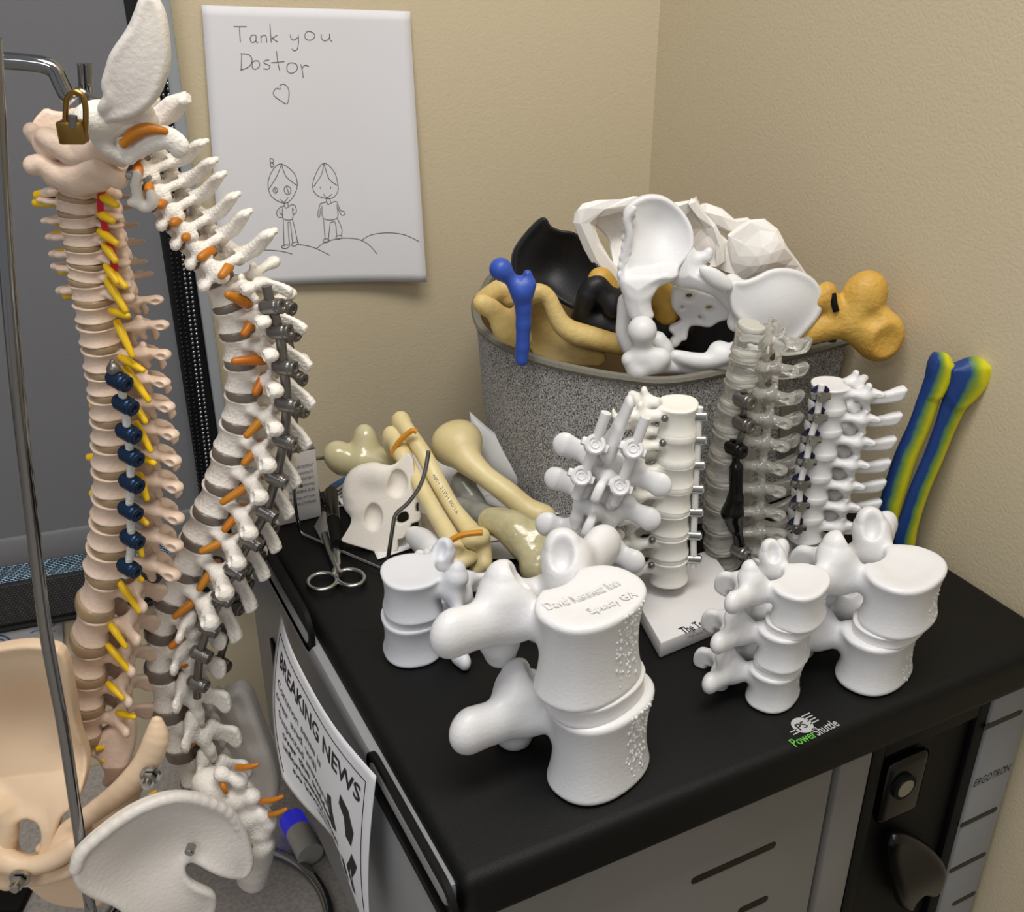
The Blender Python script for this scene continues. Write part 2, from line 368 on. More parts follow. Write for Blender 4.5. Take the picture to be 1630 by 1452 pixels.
# bead chains
def chain_pts(px0, py0, px1, py1, n, step):
    a = np.array(onwall(px0, py0, n)); b_ = np.array(onwall(px1, py1, n)); L = np.linalg.norm(b_-a); k = int(L/step)
    return [W0+WU*(a+(b_-a)*i/k)[0]+UP*(a+(b_-a)*i/k)[1]+WN*n for i in range(k+1)]
for pa, mm, lab in [((262, 130, 342, 815), 'bead', 'bright steel bead chain hanging beside the window trim'), ((246, 150, 326, 815), 'beadblk', 'dark bead chain hanging nearest the grey roller shade')]:
    x0, y0, x1, y1 = pa; b = MB()
    a = np.array(onwall(x0, y0, .024)); a = np.array([a[0], 1.0]); bb = np.array(onwall(x1, y1, .024)); 
    top = onwall(x0, y0, .024); L = (top[1]-bb[1])
    k = int((top[1]+.15-bb[1])/.0052)
    for i in range(k):
        u = bb[0]+(top[0]-bb[0])*(i*.0052/L); v = bb[1]+i*.0052
        for s_ in (-.0026, .0026): b.ball(W0+WU*(u+s_)+UP*v+WN*.024, .0021, seg=6)
    o = b.build('bead_chain', M[mm], sharp=0); tag(o, lab, 'chain')
# counter on the left, its back against the wall
xc = .216
cpoly = [(-2.2, CY+(XR+2.2)*math.tan(TILT)), (-2.2, -1), (xc, -1), (xc, CY+(XR-xc)*math.tan(TILT))]
b = MB().prism([(x, y-.002) for x, y in cpoly], np.zeros(3), np.array([1., 0, 0]), np.array([0, 1., 0]), UP, DZ-.04, DZ)
o = b.build('countertop', M['counter'], smooth=False); tag(o, 'low speckled grey countertop under the hanging spine models', 'countertop')
# ------------------------------------------------------------------ the charging cart
CX0, CX1, CY0, CY1 = .183, .730, .425, .95
EX, EY = np.array([1., 0, 0]), np.array([0, 1., 0]); O3 = np.zeros(3)
cart = thing('charging_cart', 'grey tablet charging cart with a black top and slotted door', 'cart', (.45, .69, ZF))
b = MB().prism(bezc([(CX0, CY0), (CX1, CY0), (CX1, CY1), (CX0, CY1)], 1), O3, EX, EY, UP, -.042, -.0, .010, 4)
# raised soft lip around the top
b.build('cart_top', M['blk'], cart)
b = MB().tube([(CX0+.03, CY0+.045, -.0008), (CX1-.01, CY0+.045, -.0008)], .0009, 6).tube([(CX0+.03, CY0+.045, -.0008), (CX0+.022, CY1-.03, -.0008)], .0009, 6)
rc_ = atz(580, 998, .0); b.tube([rc_+np.array([math.cos(a)*.0062, math.sin(a)*.0062, -.0002]) for a in np.linspace(0, 2*PI, 25)[:-1]], .0004, 5, closed=True)
b.build('top_ridge', M['blk'], cart)
M['gryk'] = mat('dark_grey_cart_paint', (74, 73, 72), .5)
SX = CX0-.004    # outer side plane
b = MB().box(O3, EX, EY, UP, (SX, CY0+.03, -.30), (SX+.012, CY1+.01, -.012), .004)
b.box(O3, EX, EY, UP, (SX-.004, CY0+.012, -.030), (SX+.010, CY1+.012, -.010), .004)
b.build('side_panel', M['gry'], cart)
b = MB().box(O3, EX, EY, UP, (SX+.040, CY0+.03, ZF+.08), (CX1-.02, CY1, -.043)).box(O3, EX, EY, UP, (SX+.012, CY0+.03, -.295), (SX+.042, CY1, -.043)); b.build('cart_body', M['gryk'], cart)
def side(px, py): p = atN(px, py, EX, SX-.001); return (p[1], p[2])
def slot_ring(c, hl, hw, O, U, V, N, n0, n1, m_out, m_in, parent, ang=0., nm='recessed_handle'):
    def stad(hl, hw, k=10): 
        pts = []
        for i in range(k+1): a = -PI/2+PI*i/k; pts.append((hl-hw+hw*math.cos(a), hw*math.sin(a)))
        for i in range(k+1): a = PI/2+PI*i/k; pts.append((-hl+hw+hw*math.cos(a), hw*math.sin(a)))
        ca, sa = math.cos(ang), math.sin(ang); return [(c[0]+x*ca-y*sa, c[1]+x*sa+y*ca) for x, y in pts]
    P1 = stad(hl, hw); P2 = stad(hl-hw*.34, hw*.62); b = MB(); k = len(P1)
    v = [O+x*U+y*V+n0*N for x, y in P1]+[O+x*U+y*V+n1*N for x, y in P1]+[O+x*U+y*V+n1*N for x, y in P2]+[O+x*U+y*V+(n0+.0004)*N for x, y in P2]
    f = []
    for j in range(3):
        for i in range(k): f.append([j*k+i, j*k+(i+1) % k, (j+1)*k+(i+1) % k, (j+1)*k+i])
    b.add(v, f); r = b.build(nm, m_out, parent)
    if m_in: MB().prism(stad(hl-hw*.3, hw*.66), O, U, V, N, n0-.0005, n0+.0006).build('recess', m_in, r)
    return r
A1 = side(654, 1330); slot_ring(A1, .080, .021, np.array([SX, 0, 0]), EY, UP, -EX, 0, .004, M['blkm'], M['blkm'], cart)
A2 = side(456, 940); slot_ring(A2, .080, .021, np.array([SX, 0, 0]), EY, UP, -EX, 0, .004, M['blkm'], M['blkm'], cart)
p0 = side(438, 1048); MB().box(np.array([SX, 0, 0]), EY, UP, -EX, (p0[0]-.006, p0[1]-.022, -.001), (p0[0]+.006, p0[1]+.022, .003), .001).build('vent_slot', M['blkm'], cart)
# front
FY = CY0+.028
def front(px, py, y=FY): p = atN(px, py, EY, y); return (p[0], p[2])
FO = np.array([0, FY, 0]); FN = np.array([0, -1., 0])
xd1 = front(1310, 1236)[0]; xs0 = front(1314, 1234)[0]; xs1 = front(1368, 1208)[0]; xb1 = front(1542, 1180)[0]; xe1 = CX1-.002
ztop = front(1200, 1285)[1]; zt = -.047
b = MB().box(FO, EX, UP, FN, (SX+.004, ZF+.1, 0), (xd1-.001, zt, .010), .0015); door = b.build('door', M['gryd'], cart)
b = MB().box(FO, EX, UP, FN, (xs0+.002, ZF+.1, 0), (xs1, zt, .012), .0015); b.build('door_stile', M['gryd'], cart)
b = MB().box(FO, EX, UP, FN, (xb1, ZF+.1, 0), (xe1, zt, .014), .0015); colm = b.build('front_column', M['gry'], cart)
b = MB().box(FO, EX, UP, FN, (xs1, ZF+.1, 0), (xb1, zt, .006)); b.box(FO, EX, UP, FN, (xs1+.001, ZF+.1, .006), (xs1+.014, zt, .012), .001)
b.box(FO, EX, UP, FN, (xb1-.014, ZF+.1, .006), (xb1-.001, zt, .012), .001); b.box(FO, EX, UP, FN, (xs1+.014, zt-.022, .006), (xb1-.014, zt, .012), .001)
b.build('latch_panel', M['blk'], cart)
def slots(lst, parent, n0):
    for (xa, ya, xb, yb, hw) in lst:
        a = front(xa, ya, FY-n0); c = front(xb, yb, FY-n0); m = ((a[0]+c[0])/2, (a[1]+c[1])/2); hl = math.hypot(c[0]-a[0], c[1]-a[1])/2
        pts = []
        for i in range(9): t = -PI/2+PI*i/8; pts.append((m[0]+hl-hw+hw*math.cos(t), m[1]+hw*math.sin(t)))
        for i in range(9): t = PI/2+PI*i/8; pts.append((m[0]-hl+hw+hw*math.cos(t), m[1]+hw*math.sin(t)))
        MB().prism(pts, FO, EX, UP, FN, n0, n0+.0005).build('slot', M['blk2'], parent)
slots([(1100, 1405, 1235, 1342, .0035), (1175, 1450, 1222, 1430, .0035), (975, 1452, 1035, 1428, .0035), (1060, 1500, 1180, 1445, .003)][:2], door, .010)
slots([(1564, 1165, 1628, 1127, .0028), (1527, 1322, 1588, 1280, .0028), (1510, 1394, 1570, 1352, .0028), (1515, 1443, 1553, 1418, .0028)], colm, .014)
# latch: escutcheon with key cylinder and a paddle handle
def fp(px, py, n): p = front(px, py, FY-n); return FO+EX*p[0]+UP*p[1]+FN*n
k0 = front(1440, 1250, FY-.012); 
b = MB().box(FO, EX, UP, FN, (k0[0]-.026, k0[1]-.034, .006), (k0[0]+.02, k0[1]+.034, .016), .007, 4); lk = b.build('lock_plate', M['blk2'], cart)
c = fp(1438, 1252, .018); MB().tube([c-FN*.004, c+FN*.003], .0085, 20).build('key_cylinder', M['steel'], lk)
MB().tube([c-FN*.003, c+FN*.0022], .012, 20).build('lock_ring', M['blkm'], lk)
hp = [front(px, py) for px, py in [(1398, 1306), (1420, 1304), (1452, 1322), (1472, 1350), (1470, 1385), (1455, 1402), (1434, 1398), (1424, 1425), (1405, 1415), (1392, 1380), (1388, 1330)]]
SD().plate(bezc([np.array([x, y, 0]) for x, y in hp], 4)[:, :2], FO+FN*.016, EX, UP, FN, .0085, surf=lambda u, v: .006*np.exp(-((v-hp[3][1])/.03)**2)).build('latch_handle', M['blk2'], cart, .0014)
# writing
def text(name, body, O, U, V, size, m, parent=None, vh=None, shear=0, space=1., thick=.0003, font_off=0, width=None, align='LEFT'):
    cu = bpy.data.curves.new(name, 'FONT'); cu.body = body; cu.size = 1; cu.shear = shear; cu.space_character = space; cu.extrude = 0; cu.align_x = align; cu.offset = font_off; cu.resolution_u = 3
    to = bpy.data.objects.new('tmp', cu); COL.objects.link(to); dg = bpy.context.evaluated_depsgraph_get(); dg.update()
    me = bpy.data.meshes.new_from_object(to.evaluated_get(dg)); bpy.data.objects.remove(to)
    v = np.array([x.co[:] for x in me.vertices]); f = [list(p.vertices) for p in me.polygons]; U = np.asarray(U, float); V = np.asarray(V, float)
    if width: size = width/(v[:, 0].max()-v[:, 0].min()) if align == 'LEFT' else size
    N = np.cross(nrm(U), nrm(V)); W = O+(v[:, :1]*size)*U+(v[:, 1:2]*(vh or size))*V+N*thick
    bpy.data.meshes.remove(me)
    return mesh_obj(name, W, f, m, parent, False)
M['logo'] = mat('silver_print', (176, 176, 176), .5); M['green'] = mat('green_print', (94, 176, 66), .5)
pa = atz(1266, 1190); pb = atz(1337, 1155); tu = nrm(pb-pa); tv = np.cross(UP, tu); tw = np.linalg.norm(pb-pa)
text('logo_lettering', 'Power', pa, tu, tv, .0205, M['green'], cart, vh=.0115, width=tw*.49, font_off=.01)
text('logo_lettering', 'Shuttle', pa+tu*tw*.505, tu, tv, .0205, M['logo'], cart, vh=.0115, width=tw*.495, font_off=.01)
lc = atz(1277, 1155)
b = MB(); an = np.linspace(0, 2*PI, 28)[:-1]; b.add([lc+np.array([math.cos(a)*.0082, math.sin(a)*.0082, .0003]) for a in an], [list(range(27))])
for dy in (-.002, .001, .004, .007): b.box(lc, tu, tv, UP, (.006, dy-.0005, .0001), (.0145, dy+.0005, .0003))
for dy in (-.004, -.001): b.box(lc, tu, tv, UP, (-.0130, dy-.0005, .0001), (-.007, dy+.0005, .0003))
b.build('logo_badge', M['logo'], cart, False)
text('logo_letters', 'PS', lc-tu*.0060-tv*.0035+UP*.0003, tu, tv, .0095, M['blk'], cart, font_off=.01)
pe = front(1548, 1254, FY-.0145); pf = front(1614, 1200, FY-.0145)
text('maker_lettering', 'ERGOTRON', FO+EX*pe[0]+UP*pe[1]+FN*.0143, EX, nrm(UP+0*EX), .014, M['ink'], colm, vh=.0125, shear=.25, width=(pf[0]-pe[0])*1.0)
# ------------------------------------------------------------------ vertebrae (x lateral, y posterior, z up; life size metres)
def sm(p, n=3): return bezc([np.array([a, b, 0]) for a, b in p], n)[:, :2]
def mir(fn):
    for s_ in (-1, 1): fn(s_)
def lumbar_sd(hx=.0245, hy=.0175, hz=.0140, kb=1., tpl=.042, sap=.020, sp=.070, waist=.13, tpr=1., tpz=.008, tipf=1., tpf=.72):
    s = SD(); s.cyl((0, 0, 0), hx, hy, hz, waist, .0028, notch=.011, concave=.0014)
    def side(g):
        s.cone((g*.013, .012, .006), (g*.0165, .025, .006), .0062, .0056, .005, flat=((1, 0, 0), .8))
        s.chain([(g*.0165, .026, .006), (g*.0175, .029, sap*.72), (g*.0165, .030, sap)], [.0062*kb, .0066*kb, .0048*kb], .006)
        s.chain([(g*.0165, .026, .005), (g*.014, .034, -.004), (g*.0125, .037, -.014), (g*.0115, .0375, -.021)], [.0058, .0052*kb, .0056*kb, .0045*kb], .005)
        s.cone((g*.0125, .035, -.002), (0, .041, 0), .0058, .0052, .005)
        s.chain([(g*.0165, .0255, .006), (g*.028, .0275, tpz*.9), (g*tpl, .031, tpz)], [.0056*tpr, .0052*tpr*(1+tipf)/2, .0058*tpr*tipf], .006, flat=((0, 1, 0), tpf))
        s.ell((g*.0115, .0255, sap+.002), (.0045, .0042, .009), k=.003, mode='-')
    mir(side)
    s.plate(sm([(.036, .005), (.050, .003), (sp-.004, .001), (sp, -.006), (sp-.001, -.015), (sp-.010, -.018), (.050, -.012), (.038, -.010)]), (0, 0, 0), (0, 1, 0), (0, 0, 1), (1, 0, 0), .0030, k=.006, thf=lambda u, v, d: .0028+.0016*np.clip((u-.05)/.02, 0, 1))
    return s
def thoracic_sd(hx=.0155, hy=.0145, hz=.0112, tpl=.029, sp=.064, spz=-.020, waist=.12, knob=.0058, notch=.008, thick=.0028, sph=0.):
    s = SD(); s.cyl((0, 0, 0), hx, hy, hz, waist, .002, notch=notch, concave=.0008)
    def side(g):
        s.cone((g*.009, .010, .005), (g*.0125, .022, .005), .0048, .0046, .004)
        s.chain([(g*.0125, .023, .005), (g*.013, .026, .014)], [.0048, .0036], .004, flat=((0, 1, 0), .7))
        s.chain([(g*.012, .024, .002), (g*.011, .028, -.013)], [.0045, .0040], .004, flat=((0, 1, 0), .7))
        s.cone((g*.0115, .025, 0), (0, .033, -.002), .0048, .0046, .004)
        s.chain([(g*.0125, .023, .004), (g*tpl*.72, .030, .006), (g*tpl, .035, .006)], [.0046, .0042, knob], .004)
        s.ell((g*(tpl+.004), .031, .006), (.003, .0035, .0035), k=.002, mode='-')
    mir(side)
    s.plate(sm([(.029, .005), (.042, -.002), (sp, spz+.006+sph), (sp+.001, spz-.001), (sp-.004, spz-.006-sph), (.040, -.014), (.030, -.010)]), (0, 0, 0), (0, 1, 0), (0, 0, 1), (1, 0, 0), thick, k=.004, thf=lambda u, v, d: thick*.8+.0024*np.clip((u-.045)/.018, 0, 1))
    return s
def cervical_sd(hx=.0120, hy=.0088, hz=.0068, sp=.044, spz=-.006, waist=.12, tpl=.0245, thick=0):
    s = SD(); s.cyl((0, 0, 0), hx, hy, hz, waist, .0016, notch=.004, concave=.0012)
    def side(g):
        s.cone((g*.0105, .001, .005), (g*.0115, .004, .0085), .0022, .0014, .002)
        s.chain([(g*.010, .002, -.001), (g*.018, .000, -.003), (g*tpl, .003, -.005)], [.0036, .0032, .0036], .003)
        s.chain([(g*.009, .008, .001), (g*.016, .011, 0)], [.0034, .0050], .003)
        s.chain([(g*.016, .010, .006), (g*.016, .013, -.006)], [.0052, .0052], .003)
        s.chain([(g*tpl, .003, -.005), (g*.018, .010, -.002)], [.0024, .0035], .003)
        s.chain([(g*.0145, .013, 0), (g*.008, .022, -.001), (0, .027, -.002)], [.0040, .0032, .0036], .003)
        s.chain([(0, .027, -.002), (g*.0015, sp-.006, spz+.001), (g*.0040, sp, spz)], [.0036, .0028, .0026], .002)
    mir(side)
    if thick: s.plate([(.022, .006), (.034, .002), (sp-.002, spz+.004), (sp+.001, spz), (sp-.002, spz-.004), (.036, -.008), (.022, -.007)], (0, 0, 0), (0, 1, 0), (0, 0, 1), (1, 0, 0), thick, k=.003)
    return s
def axis_sd():
    s = cervical_sd(sp=.046, spz=-.005); s.chain([(0, -.001, .006), (0, -.002, .019), (0, -.002, .026)], [.0058, .0046, .0036], .004)
    for g in (-1, 1): s.cone((g*.010, .001, .006), (g*.015, .002, .010), .005, .004, .004)
    s.plate([(.026, .006), (.040, .004), (.050, -.002), (.048, -.009), (.034, -.010), (.026, -.006)], (0, 0, 0), (0, 1, 0), (0, 0, 1), (1, 0, 0), .0034, k=.003); return s
def atlas_sd():
    s = SD()
    for g in (-1, 1):
        s.ell((g*.0165, 0, 0), (.0075, .0095, .0078), k=.003); s.ell((g*.0155, 0, .0085), (.006, .008, .0032), k=.002, mode='-')
        s.chain([(g*.018, 0, -.001), (g*.029, .002, -.002), (g*.036, .004, -.002)], [.0048, .0036, .0038], .003)
        s.chain([(g*.013, -.006, 0), (g*.007, -.0115, 0), (0, -.0135, 0)], [.0036, .0034, .0044], .003)
        s.chain([(g*.016, .008, 0), (g*.013, .020, 0), (g*.006, .028, 0), (0, .031, 0)], [.0034, .0034, .0038, .0046], .003)
    return s
_mc = {}
def shape(key, fn, vox, noise=0, nfreq=0, seed=0):
    if key not in _mc: _mc[key] = fn().mesh(vox, noise, nfreq, seed)
    return _mc[key]
_me = {}
def shared(key, vf, m):
    k = (key, m.name)
    if k not in _me:
        v, f = vf; me = bpy.data.meshes.new(key); me.from_pydata(v.tolist(), [], f.tolist()); me.update(); me.polygons.foreach_set('use_smooth', [True]*len(me.polygons)); me.materials.append(m); _me[k] = me
    return _me[k]
def frame(zt, post):
    z = nrm(zt); y = np.asarray(post, float); y = nrm(y-z*(y@z)); x = np.cross(y, z); return np.stack([x, y, z], 1)      # columns
def put(name, me, parent, pos, R, sc=(1, 1, 1), label=None):
    """an object sharing mesh data me, child of parent (itself unrotated)"""
    o = bpy.data.objects.new(name, me); COL.objects.link(o)
    off = np.zeros(3); p = parent
    while p is not None: off += np.array(p.location); p = p.parent
    sc = [sc]*3 if np.isscalar(sc) else sc
    m = Matrix([[R[i][j]*sc[j] for j in range(3)]+[float(pos[i]-off[i])] for i in range(3)]+[[0, 0, 0, 1]])
    if parent is not None: o.parent = parent
    o.matrix_basis = m
    if label: o['label'] = label
    return o
def disc_sd(): return SD().cyl((0, 0, 0), .0245, .0175, .0045, -.04, .0015, notch=.009, k=.002)
V_disc = lambda: shape('disc', disc_sd, .0010)
def subd(o, n=1): m = o.modifiers.new('s', 'SUBSURF'); m.levels = n; m.render_levels = n
t_marks = {}
# ---- the big printed pairs and triples standing on the cart: each vertebra and each disc a part
def printed_stack(name, label, base_px, top_center_px, az, n, hx, hy, hz, disc, s_mat, tilt=(0, 0), kb=1.1, tpl=.046, sap=.022, sp=.062, vox=.0011, off=None, twist=0, rough=None, shift=(0, 0), tpr=1.15, tpz=.008, baseXY=None):
    u = hx/.0245; base = atz(*base_px, .0008) if baseXY is None else np.array([baseXY[0], baseXY[1], .0008])
    post = azd(az); z = nrm(np.array([0, 0, 1.])+azd(90)*tilt[0]+FW*tilt[1])
    b0 = base+FW*(hy*.95)+RT*0; t = thing(name, label, 'spine model', (b0[0], b0[1], .0008)); H = 0
    key = name+label[:6]+str(n)
    vf = shape(key, lambda: lumbar_sd(hx/u, hy/u, hz/u, kb, tpl, sap, sp, tpr=tpr, tpz=tpz), vox/u)
    me = shared('vertebra_'+key, vf, s_mat)
    for i in range(n):
        lv = n-1-i; zc = lv*(2*hz+disc)+hz
        R = frame(z+post*off[i][2] if off else z, azd(az+(twist*i)))
        pos = b0+z*zc+(azd(90)*off[i][0]+FW*off[i][1] if off else 0)
        pos[2] = max(pos[2], zc+.0008)
        if lv == 0:
            vb = (np.stack([vf[0][:, 0], vf[0][:, 1], np.maximum(vf[0][:, 2], -hz/u)], 1), vf[1]); put('vertebra', shared('vertebra_base_'+key, vb, s_mat), t, pos, R if not off else frame(UP, azd(az)), u)
        else: put('vertebra', me, t, pos, R, u)
        if i < n-1:
            pd = b0+z*(zc-hz-disc/2)+((azd(90)*(off[i][0]+off[i+1][0])/2+FW*(off[i][1]+off[i+1][1])/2) if off else 0)
            dv = shape('pdisc', lambda: SD().cyl((0, 0, 0), .0245, .0175, .0045, .05, .0012, notch=.009, k=.002), .0009)
            put('disc', shared('pdisc', dv, s_mat), t, pd, R, (u*.93, u*.93*hy/.0175/u, (disc/2+.0015)/.0045))
    def support_marks(cnt, a0, a1, lo, hi, r):
        rg = np.random.RandomState(cnt)
        for i in range(n):
            b = MB()
            lv = n-1-i; c = b0+z*(lv*(2*hz+disc)+hz)+(azd(90)*off[i][0]+FW*off[i][1] if off else 0); R = frame(z, azd(az))
            for _ in range(cnt):
                zz = lo+(hi-lo)*rg.rand()**.8; am = math.radians(a0+(a1-a0)*rg.rand()); wz = 1-.13*(1-min(abs(zz), 1)**2.2)
                dx, dy = math.cos(am), math.sin(am); e = (abs(dx/hx)**2.3+abs(dy/hy)**2.3)**(-1/2.3); rr = r*(.5+rg.rand())
                p = c+R@np.array([dx*e*wz*.995, dy*e*wz*.995, zz*hz]); b.ball(p, (rr, rr, rr*(.7+rg.rand())), seg=6)
            b.build('support_marks', s_mat, t, sharp=0)
    t_marks[name+label] = support_marks
    return t, b0, z
M['printr'] = mat('white_print_plastic_rough', (222, 222, 223), .38, bump=.12, bscale=700)
big, bigb, _ = printed_stack('printed_vertebra_pair', 'largest white 3D printed vertebra pair at the front edge of the black cart top', (955, 1273), None, -45, 2, .0415, .0300, .0338, .0125, M['printr'], off=[(-.009, .0, 0), (.001, .0, .0)], tpl=.042, kb=1.5, sp=.056, tpr=1.75, sap=.021, vox=.0013)
m4, m4b, _ = printed_stack('printed_vertebra_pair', 'broad white printed vertebra pair standing nearest the right wall', (1412, 1102), None, -45, 2, .0375, .0265, .0228, .0072, M['printr'], off=[(.007, 0, 0), (-.003, 0, 0)], tpl=.038, kb=1.4, tpr=1.5)
m3, m3b, _ = printed_stack('printed_vertebra_triple', 'white printed stack of three vertebrae above the small logo', (1240, 1131), None, -55, 3, .0262, .0195, .0158, .0050, M['printr'], off=[(.009, 0, .03), (.002, 0, 0), (-.001, 0, -.03)], kb=1.35, tpl=.040, tpr=1.4)
m2, m2b, _ = printed_stack('printed_vertebra_pair', 'small cool white vertebra pair beside the scissors', (655, 1063), None, 72, 2, .0262, .0245, .0180, .0050, M['printg'], off=[(.001, 0, 0), (-.001, 0, 0)], kb=1.35, tpl=.034, sp=.074, tpz=-.010, tpr=1.2)

# rough spots where printing supports were, on the side turned to the right
near_a = lambda az: math.degrees(math.atan2(-1, .35))
for k_, fn_ in t_marks.items():
    if 'largest' in k_: fn_(120, -100, -50, -.75, .95, .0010)
    elif 'broad' in k_: fn_(45, -95, -50, -.9, .3, .0006)
    elif 'triple' in k_: fn_(22, -95, -45, -.9, .5, .0005)
ta = atz(872, 972, bigb[2]+.0338*4+.0125+.0002); tb = atz(988, 930, bigb[2]+.0338*4+.0125+.0002); tq = nrm(tb-ta); tw_ = np.cross(UP, tq)
text('raised_lettering', 'David Kennett Inn', ta, tq, tw_, .01, M['printr'], big, vh=.0115, width=np.linalg.norm(tb-ta), thick=.0004, font_off=.02)
text('raised_lettering', 'Speedy GA', ta+tq*.022-tw_*.0165, tq, tw_, .01, M['printr'], big, vh=.0110, width=np.linalg.norm(tb-ta)*.64, thick=.0004, font_off=.02)
# ------------------------------------------------------------------ columns of vertebrae read off the photo
S_l = lambda: shape('lumbar', lambda: lumbar_sd(waist=.2), .0009)
S_lr = lambda: shape('lumbar_rough', lambda: lumbar_sd(kb=1.1, waist=.2), .0009, .00014, 900, 3)
S_t = lambda: shape('thoracic', lambda: thoracic_sd(waist=.19, sp=.046, spz=-.024, tpl=.026, knob=.0062), .0008)
S_tr = lambda: shape('thoracic_rough', lambda: thoracic_sd(waist=.19, sp=.054, spz=-.020, knob=.0068), .0008, .00012, 1000, 4)
S_c = lambda: shape('cervical', lambda: cervical_sd(hx=.0125, waist=.18), .0006)
S_cr = lambda: shape('cervical_rough', lambda: cervical_sd(sp=.052, spz=.002, thick=.0030), .0006, .00012, 1200, 5)
def rs(pts, n):
    pts = np.asarray(pts, float); d = np.concatenate([[0], np.cumsum(np.linalg.norm(np.diff(pts, axis=0), axis=1))]); t = np.linspace(0, d[-1], n)
    return np.stack([np.interp(t, d, pts[:, k]) for k in range(pts.shape[1])], 1)
class Column:
    def __init__(s, root, D, F, posts, widths, keys, mv, md, discfrac=.26, depth_bend=None, lean=0., mk=None, vh=1., discw=1.0):
        """D: disc points in the photo top to bottom, on the upright plane at distance F; posts: facing of the spinous side per level"""
        s.root = root; P = [atF(x, y, F+(depth_bend[i] if depth_bend is not None else 0)) for i, (x, y) in enumerate(D)]; s.P = P; s.L = []
        n = len(P)-1; s.verts = []; s.discs = []
        for i in range(n):
            a, b = P[i], P[i+1]; c = (a+b)/2; z = a-b; L = np.linalg.norm(z)
            if 0 < i < n-1 or True:
                aa = P[max(i-1, 0)]; bb = P[min(i+2, n)]; z = nrm(nrm(z)+.6*nrm(aa-bb))
            R = frame(z, azd(posts[i])); k, hx, hz = keys[i]; wdt = widths[i]; h = L*(1-discfrac)/2*vh
            sx = wdt/2/hx; sz = h/hz; sc = (sx, sx, (sz+0*sx)); me = shared(k, globals()[k](), mk[i] if mk else mv)
            o = put('vertebra', me, root, c, R, sc); s.verts.append(o); s.L.append((c, R, sx, sz, wdt/2, h))
        for i in range(n+1):
            j = min(i, n-1); zt = s.L[max(i-1, 0)][1][:, 2]+s.L[j][1][:, 2]; wd = (widths[max(i-1, 0)]+widths[j])/2
            if md is None: s.discs.append(None); continue
            L = np.linalg.norm(P[min(i+1, n)]-P[max(i-1, 0)])/(2 if 0 < i < n else 1)
            R = frame(zt, azd(posts[j])); s.discs.append(put('disc', shared('disc', V_disc(), md), root, P[i], R, (wd/2/.0245*.97*discw, wd/2/.0245*.97*discw*(1 if keys[j][0] in ('S_c', 'S_cr') else 1.12), L*discfrac*.62/.0045)))
KL, KT, KC = ('S_l', .0245, .0140), ('S_t', .0155, .0112), ('S_c', .0120, .0068)
KLr, KTr, KCr = ('S_lr', .0245, .0140), ('S_tr', .0155, .0112), ('S_cr', .0120, .0068)
# ---- left spine model on its stand
F1 = .72; F2 = .76
sp1 = thing('spine_model', 'left pinkish full spine model with navy screws and white cord hanging from the padlock', 'spine model', (atF(140, 1300, F1)[0], atF(140, 1300, F1)[1], DZ))
D1 = [(121, 314), (121, 339), (127, 363), (132, 392), (138, 420), (138, 447), (147, 478), (153, 512), (160, 549), (165, 589), (170, 625), (175, 664), (177, 702), (178, 743), (180, 786), (177, 826), (173, 867), (166, 910), (152, 962), (143, 1018), (140, 1067), (137, 1116), (135, 1162)]
W1 = [.028]*3+[.029, .029, .030, .030, .031, .031, .031, .032, .033, .034, .035, .036, .037, .038, .040, .042, .042, .042, .042]
K1 = [KC]*6+[KT]*11+[KL]*5
P1 = list(np.interp(range(22), [0, 5, 9, 21], [16, 24, 60, 62]))
C1 = Column(sp1, D1, F1, P1, W1, K1, M['boneP'], M['disc'], .27, discw=.94)
def mesh_part(name, m, parent, fn): b = MB(); fn(b); return b.build(name, m, parent)
def tubes(name, pts, r, m, parent, n=6, seg=8):
    if name == 'nerve' and not np.isscalar(r):
        P = bez(pts, n); R_ = np.interp(np.linspace(0, 1, len(P)), np.linspace(0, 1, len(r)), r); d = nrm(P[-1]-P[-2]); e = R_[-1]
        P = np.concatenate([P, [P[-1]+d*e*.45, P[-1]+d*e*.7]]); R_ = np.concatenate([R_, [e*.75, e*.25]]); return MB().tube(P, R_, 12).build(name, m, parent)
    return MB().tube(bez(pts, n), np.interp(np.linspace(0, 1, (len(pts)-1)*n+1), np.linspace(0, 1, len(r)), r) if not np.isscalar(r) else r, seg).build(name, m, parent)
near = lambda R: R[:, 0]*(-1 if R[:, 0]@FW > 0 else 1)
def nerve_tube(name, px, F, r, m, parent, drop=.004):
    P = [atF(x, y, F+(k-(len(px)-1))*-.003) for k, (x, y) in enumerate(px)]; return tubes(name, P, r, m, parent)
# nerves on the right of the left spine, ends as seen
N1 = [((168, 316), (186, 327)), ((165, 344), (180, 352)), ((168, 375), (186, 388)), ((172, 398), (184, 416)), ((175, 432), (187, 450)), ((182, 438), (200, 457)), ((180, 462), (200, 495)), ((186, 498), (204, 503)), ((194, 530), (211, 567)), ((204, 576), (228, 590)), ((212, 603), (237, 638)), ((218, 650), (232, 672)), ((224, 688), (240, 718)), ((228, 730), (246, 738)), ((226, 768), (234, 795)), ((218, 820), (234, 834)), ((220, 866), (226, 885)), ((212, 912), (226, 924)), ((200, 942), (222, 974)), ((183, 1005), (200, 1030)), ((184, 1042), (210, 1073)), ((180, 1096), (196, 1112)), ((196, 1137), (214, 1142))]
for i, (a, b) in enumerate(N1):
    e = (b[0]-a[0], b[1]-a[1]); st = (a[0]-e[0]*.5, a[1]-e[1]*.5)
    tubes('nerve', [atF(*st, F1-.008), atF(*a, F1-.014), atF(*b, F1-.020)], [.0026, .0032, .0022], M['nervey'], sp1, 4)
